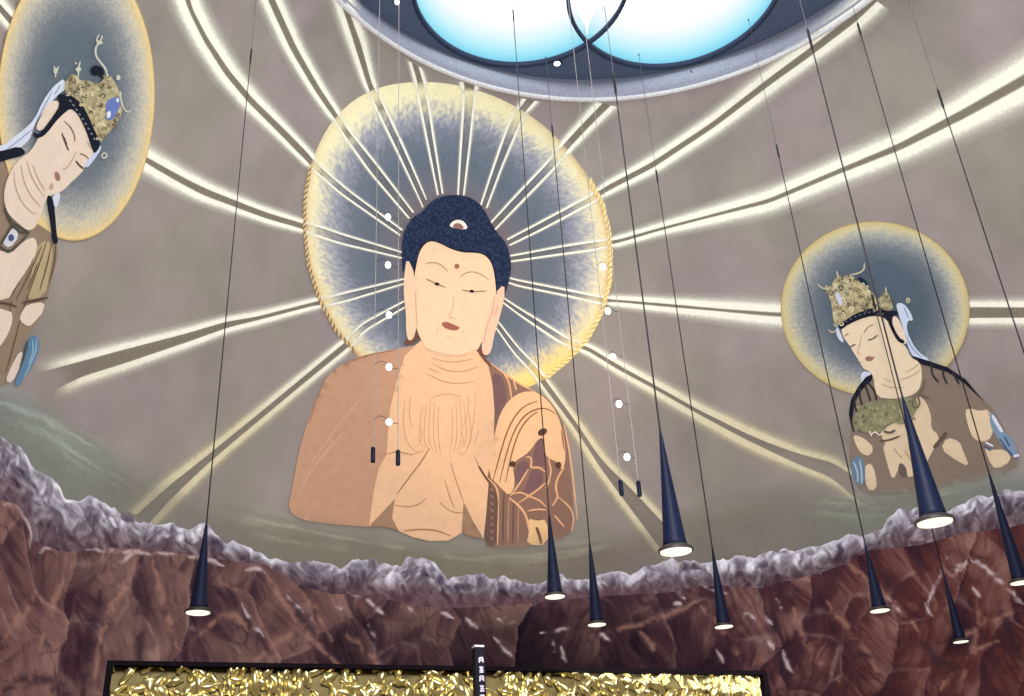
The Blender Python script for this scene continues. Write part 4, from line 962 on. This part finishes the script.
for (px, py, wd_, ty_, jy_, lab) in PLAMP:
    DD = .30
    dist = DD * FPX / wd_ / math.sqrt(1 + ((px - 512) ** 2 + (py - 348) ** 2) / 1e6) * (1 + ((px - 512) ** 2 + (py - 348) ** 2) / 1e6)
    far = float(np.linalg.norm(P(px, py)[0] - EYE)) - 2.6
    if dist > far: DD *= far / dist; dist = far
    p = ray_at(px, py, dist)
    lo, hi = 0.1, 6.0
    for _ in range(30):
        m_ = (lo + hi) / 2
        if project(p + np.array([0, 0, m_]))[1] > ty_: lo = m_
        else: hi = m_
    hc = lo; R0 = DD / 2
    t = thing('pendant_lamp', p, lab, 'pendant lamp', 'black cone pendant lamps')
    lathe('cone_shade', [(R0 * .72, .05), (R0 * .66, .10), (R0 * .46, hc * .38), (R0 * .26, hc * .68), (.016, hc * .93), (.008, hc)], p, t, M['lamp_black'])
    lathe('rim', [(R0 * .70, .055), (R0 * 1.0, .03), (R0 * 1.02, .012), (R0 * .98, .0)], p, t, M['brass_rim'], caps=False)
    lathe('light_disc', [(R0 * .90, .012), (R0 * .90, -.002), (R0 * .5, -.006)], p, t, M['lamp_glow'])
    rho = math.hypot(p[0] - AX[0], p[1] - AX[1])
    if rho < RC: zt = ZC - p[2]
    else: zt = 1.6 + H * ((.795 - rho / H) / .377) ** (1 / 1.9) - p[2] - .02
    lo, hi = hc, zt
    for _ in range(30):
        m_ = (lo + hi) / 2
        if project(p + np.array([0, 0, m_]))[1] > jy_: lo = m_
        else: hi = m_
    zj = min(lo, zt - .2)
    cr0 = .0085 * max(1, dist / 13)
    lathe('cord', [(cr0, hc * .98), (cr0 * .8, zj)], p, t, M['cord_black'], n=8)
    lathe('suspension_wire', [(cr0 * .45, zj), (cr0 * .45, zt)], p, t, M['wire_dark'], n=6)
    lathe('cord_joint', [(cr0 * .8, zj - .20), (cr0 * 1.7, zj - .14), (cr0 * 1.7, zj + .10), (cr0 * .5, zj + .14)], p, t, M['cord_black'], n=10)
    lathe('canopy', [(.012, zt - .04), (.016, zt)], p, t, M['plate_grey'], n=14)

# ================================================================== WIRE LAMP STRINGS
for si, (x0, y0, x1, y1, bulbs, lab) in enumerate([
    (373, 455, 398, 458, [(389, 422), (389, 367), (389, 315), (388, 265), (388, 217), (397, 2)], 'pair of thin wires with small bulbs between them hanging left of the Buddha\'s face'),
    (621, 488, 639, 489, [(627, 457), (619, 404), (613, 357), (608, 311), (603, 267)], 'pair of thin wires with small bulbs between them hanging right of the Buddha\'s halo')]):
    dist = 11.5
    a = ray_at(x0, y0, dist)
    # second wire at the same height
    lo, hi = dist * .8, dist * 1.2
    for _ in range(40):
        m_ = (lo + hi) / 2
        if ray_at(x1, y1, m_)[2] < a[2]: lo = m_
        else: hi = m_
    b = ray_at(x1, y1, lo)
    t = thing('wire_lamp_string', (a + b) / 2, lab, 'wire lamp', 'bulb strings on twin wires')
    for q in (a, b):
        lathe('wire', [(.0045, .0), (.0045, ZC - q[2])], q, t, M['wire_grey'], n=6)
        lathe('weight', [(.02, -.09), (.026, -.085), (.026, .085), (.012, .10)], q, t, M['lamp_black'], n=14)
    mid = (a + b) / 2; md = np.hypot(mid[0], mid[1])
    for (bx, by) in bulbs:
        d = ray_at(bx, by, 1.0) - EYE; k = md / math.hypot(d[0], d[1]); q = EYE + d * k
        # keep it on the line of the pair
        bo = lathe('bulb', [(.004, -.042), (.026, -.031), (.037, 0), (.026, .031), (.004, .042)], q, t, M['bulb_glow'], n=16)
        # curly bracket from wire to wire
        V = []; F = []; n = 22
        for i in range(n + 1):
            u = i / n; c_ = np.array([a[0] * (1 - u) + b[0] * u, a[1] * (1 - u) + b[1] * u, q[2] + .05 * math.sin(u * math.pi) + .03 * math.sin(u * 6.28)])
            for (dx, dz) in ((.004, 0), (0, .004), (-.004, 0), (0, -.004)): V.append(c_ + np.array([0, dx, dz]))
        for i in range(n):
            for j in range(4): F.append((i * 4 + j, i * 4 + (j + 1) % 4, (i + 1) * 4 + (j + 1) % 4, (i + 1) * 4 + j))
        mesh('bracket', np.array(V), F, M['lamp_black'], bo)

# small round ceiling downlight in the plate
q = ray_at(557, 63, 1) - EYE; q = EYE + q * ((ZC - .03 - EYE[2]) / q[2])
t = thing('ceiling_downlight', q, 'tiny bright downlight in the slate plate between two round ceiling lights', 'ceiling light')
lathe('housing', [(.09, .03), (.10, .0), (.085, -.02)], q, t, M['lamp_black'], n=20)
lathe('lens', [(.075, -.015), (.05, -.03), (.01, -.035)], q, t, M['bulb_glow'], n=20)

# fascia seams
for (x, y0, y1) in ((458, 62, 76), (692, 68, 84)):
    a = ray_at(x, (y0 + y1) / 2, 1) - EYE
    lo, hi = 1, 40
    for _ in range(40):
        m_ = (lo + hi) / 2; p = EYE + a * m_
        if math.hypot(p[0] - AX[0], p[1] - AX[1]) < RC - .04: lo = m_
        else: hi = m_
    p = EYE + a * lo
    lathe('trim_seam', [(.012, -.16), (.012, .16)], p, fas, M['ring_dark'], n=6)

# ================================================================== GILDED PANEL
pd = 6.5
c0 = ray_at(107, 662, pd); c1 = ray_at(763, 672, pd)
lo, hi = pd * .6, pd * 1.6
for _ in range(40):
    m_ = (lo + hi) / 2
    if ray_at(763, 672, m_)[2] < c0[2]: lo = m_
    else: hi = m_
c1 = ray_at(763, 672, lo)
X = c1 - c0; Wd = np.linalg.norm(X); X /= Wd; Zv = np.array([0, 0, 1.]); Yn = np.cross(X, Zv); Yn /= np.linalg.norm(Yn)
if Yn @ (EYE - c0) < 0: Yn = -Yn           # towards the camera
gp = thing('gilded_screen', np.array([*(c0 + X * Wd / 2)[:2], 0]), 'wide gilded relief panel in a black frame across the bottom of the photo', 'carved panel')


def obox(name, x0, x1, z0, z1, y0, y1, mt_, parent, bev=0):
    V = []
    for xx in (x0, x1):
        for yv in (y0, y1):
            for zz in (z0, z1): V.append(c0 + X * xx + Yn * yv + Zv * zz)
    F = [(0, 1, 3, 2), (4, 6, 7, 5), (0, 4, 5, 1), (2, 3, 7, 6), (0, 2, 6, 4), (1, 5, 7, 3)]
    return mesh(name, np.array(V), F, mt_, parent, smooth=False)


HP = 1.3; fr = .035
obox('frame_rail', 0, Wd, -fr * .75, 0, -.04, .05, M['black_lacquer'], gp)
obox('frame_rail', 0, Wd, -HP, -HP + fr, -.04, .05, M['black_lacquer'], gp)
obox('frame_stile', 0, fr, -HP + fr, -fr * .75, -.04, .05, M['black_lacquer'], gp)
obox('frame_stile', Wd - fr, Wd, -HP + fr, -fr * .75, -.04, .05, M['black_lacquer'], gp)
obox('backing_board', fr, Wd - fr, -HP + fr, -fr * .75, -.03, -.01, M['gold_board'], gp)
zb = c0[2]
for xx in (.05, Wd / 2 - .05, Wd - .15): obox('leg', xx, xx + .1, -zb, -HP, -.04, .05, M['black_lacquer'], gp)
# carved leaves
V = []; F = []
r_ = random.Random(3)


def leaf(u, w, L, wd2, ang, bend, lift):
    b = len(V); n = 7; ca, sa = math.cos(ang), math.sin(ang)
    for i in range(n):
        t_ = i / (n - 1); a_ = ang + bend * t_; du = 0
        # walk along the curved midrib
        s_ = L * t_; mu = u + s_ * math.cos(ang + bend * t_ * .5); mw = w + s_ * math.sin(ang + bend * t_ * .5)
        hw = wd2 * math.sin(math.pi * min(1, .08 + t_ * .92)) ** .7 * .5 + .001
        nx, nz = -math.sin(a_), math.cos(a_); hh = lift * math.sin(math.pi * t_ * .9 + .15)
        for (k, e) in ((-1, .15), (-.5, .75), (0, 1.15), (.5, .75), (1, .15)):
            uu = min(max(mu + nx * hw * k, fr + .004), Wd - fr - .004); ww = min(max(mw + nz * hw * k, -HP + fr), -fr * .75 - .002)
            V.append(c0 + X * uu + Zv * ww + Yn * (hh * e))
    for i in range(n - 1):
        for j in range(4): F.append((b + i * 5 + j, b + i * 5 + j + 1, b + (i + 1) * 5 + j + 1, b + (i + 1) * 5 + j))


gxs = .062
row = 0; w = -.06
while w > -HP + .05:
    u = .05 + (row % 2) * .03
    while u < Wd - .05:
        leaf(u + r_.uniform(-.02, .02), w + r_.uniform(-.02, .02), r_.uniform(.09, .18), r_.uniform(.035, .07), r_.choice([.9, 2.2, -.8, -2.2, 1.2, 1.9]) + r_.uniform(-.4, .4), r_.uniform(-1.4, 1.4), r_.uniform(.02, .05))
        u += gxs * r_.uniform(.8, 1.2)
    w -= .062; row += 1
mesh('leaf_relief', np.array(V), F, M['gold_leaf'], gp)['label'] = 'densely carved gilded leaves'

# dark post with silver marks in front of the screen
pt = ray_at(478, 648, 6.1)
ps = thing('sign_post', np.array([pt[0], pt[1], 0]), 'slim black post with a column of silver characters before the gilded panel', 'post')


def pbox(name, hx, hy, z0, z1, cx, cy, mt_, parent):
    V = []
    for xx in (-hx, hx):
        for yv in (-hy, hy):
            for zz in (z0, z1): V.append(np.array([pt[0], pt[1], 0]) + X * (xx + cx) + Yn * (yv + cy) + Zv * zz)
    F = [(0, 1, 3, 2), (4, 6, 7, 5), (0, 4, 5, 1), (2, 3, 7, 6), (0, 2, 6, 4), (1, 5, 7, 3)]
    return mesh(name, np.array(V), F, mt_, parent, smooth=False)


pbox('post', .029, .03, .06, pt[2], 0, 0, M['post_black'], ps)
pbox('base', .16, .14, 0, .06, 0, 0, M['post_black'], ps)
pbox('cap', .030, .026, pt[2], pt[2] + .012, 0, 0, M['silver_mark'], ps)
# characters: small brush-like glyphs (three strokes each)
V = []; F = []
for i in range(12):
    zc = pt[2] - .075 - i * .052
    for (sx0, sz0, sx1, sz1) in ((-.012, .012, .012, .010), (-.010, -.002, .012, -.003), (0, .017, -.002, -.017), (-.012, -.015, .012, -.014)) if i % 2 else ((-.010, .014, -.011, -.014), (.010, .014, .011, -.012), (-.010, .013, .010, .014), (-.011, 0, .011, 0)):
        b = len(V); d = np.array([sx1 - sx0, sz1 - sz0]); d /= np.linalg.norm(d); n = np.array([-d[1], d[0]]) * .004
        for yv in (.0302, .033):
            for (qx, qz) in ((sx0 + n[0], sz0 + n[1]), (sx0 - n[0], sz0 - n[1]), (sx1 - n[0], sz1 - n[1]), (sx1 + n[0], sz1 + n[1])):
                V.append(np.array([pt[0], pt[1], 0]) + X * (qx + .005) + Yn * yv + Zv * (zc + qz))
        F += [(b + 4, b + 5, b + 6, b + 7), (b, b + 1, b + 5, b + 4), (b + 2, b + 3, b + 7, b + 6), (b + 1, b + 2, b + 6, b + 5), (b + 3, b, b + 4, b + 7)]
mesh('silver_characters', np.array(V), F, M['silver_mark'], ps, smooth=False)['label'] = 'column of small silver characters'
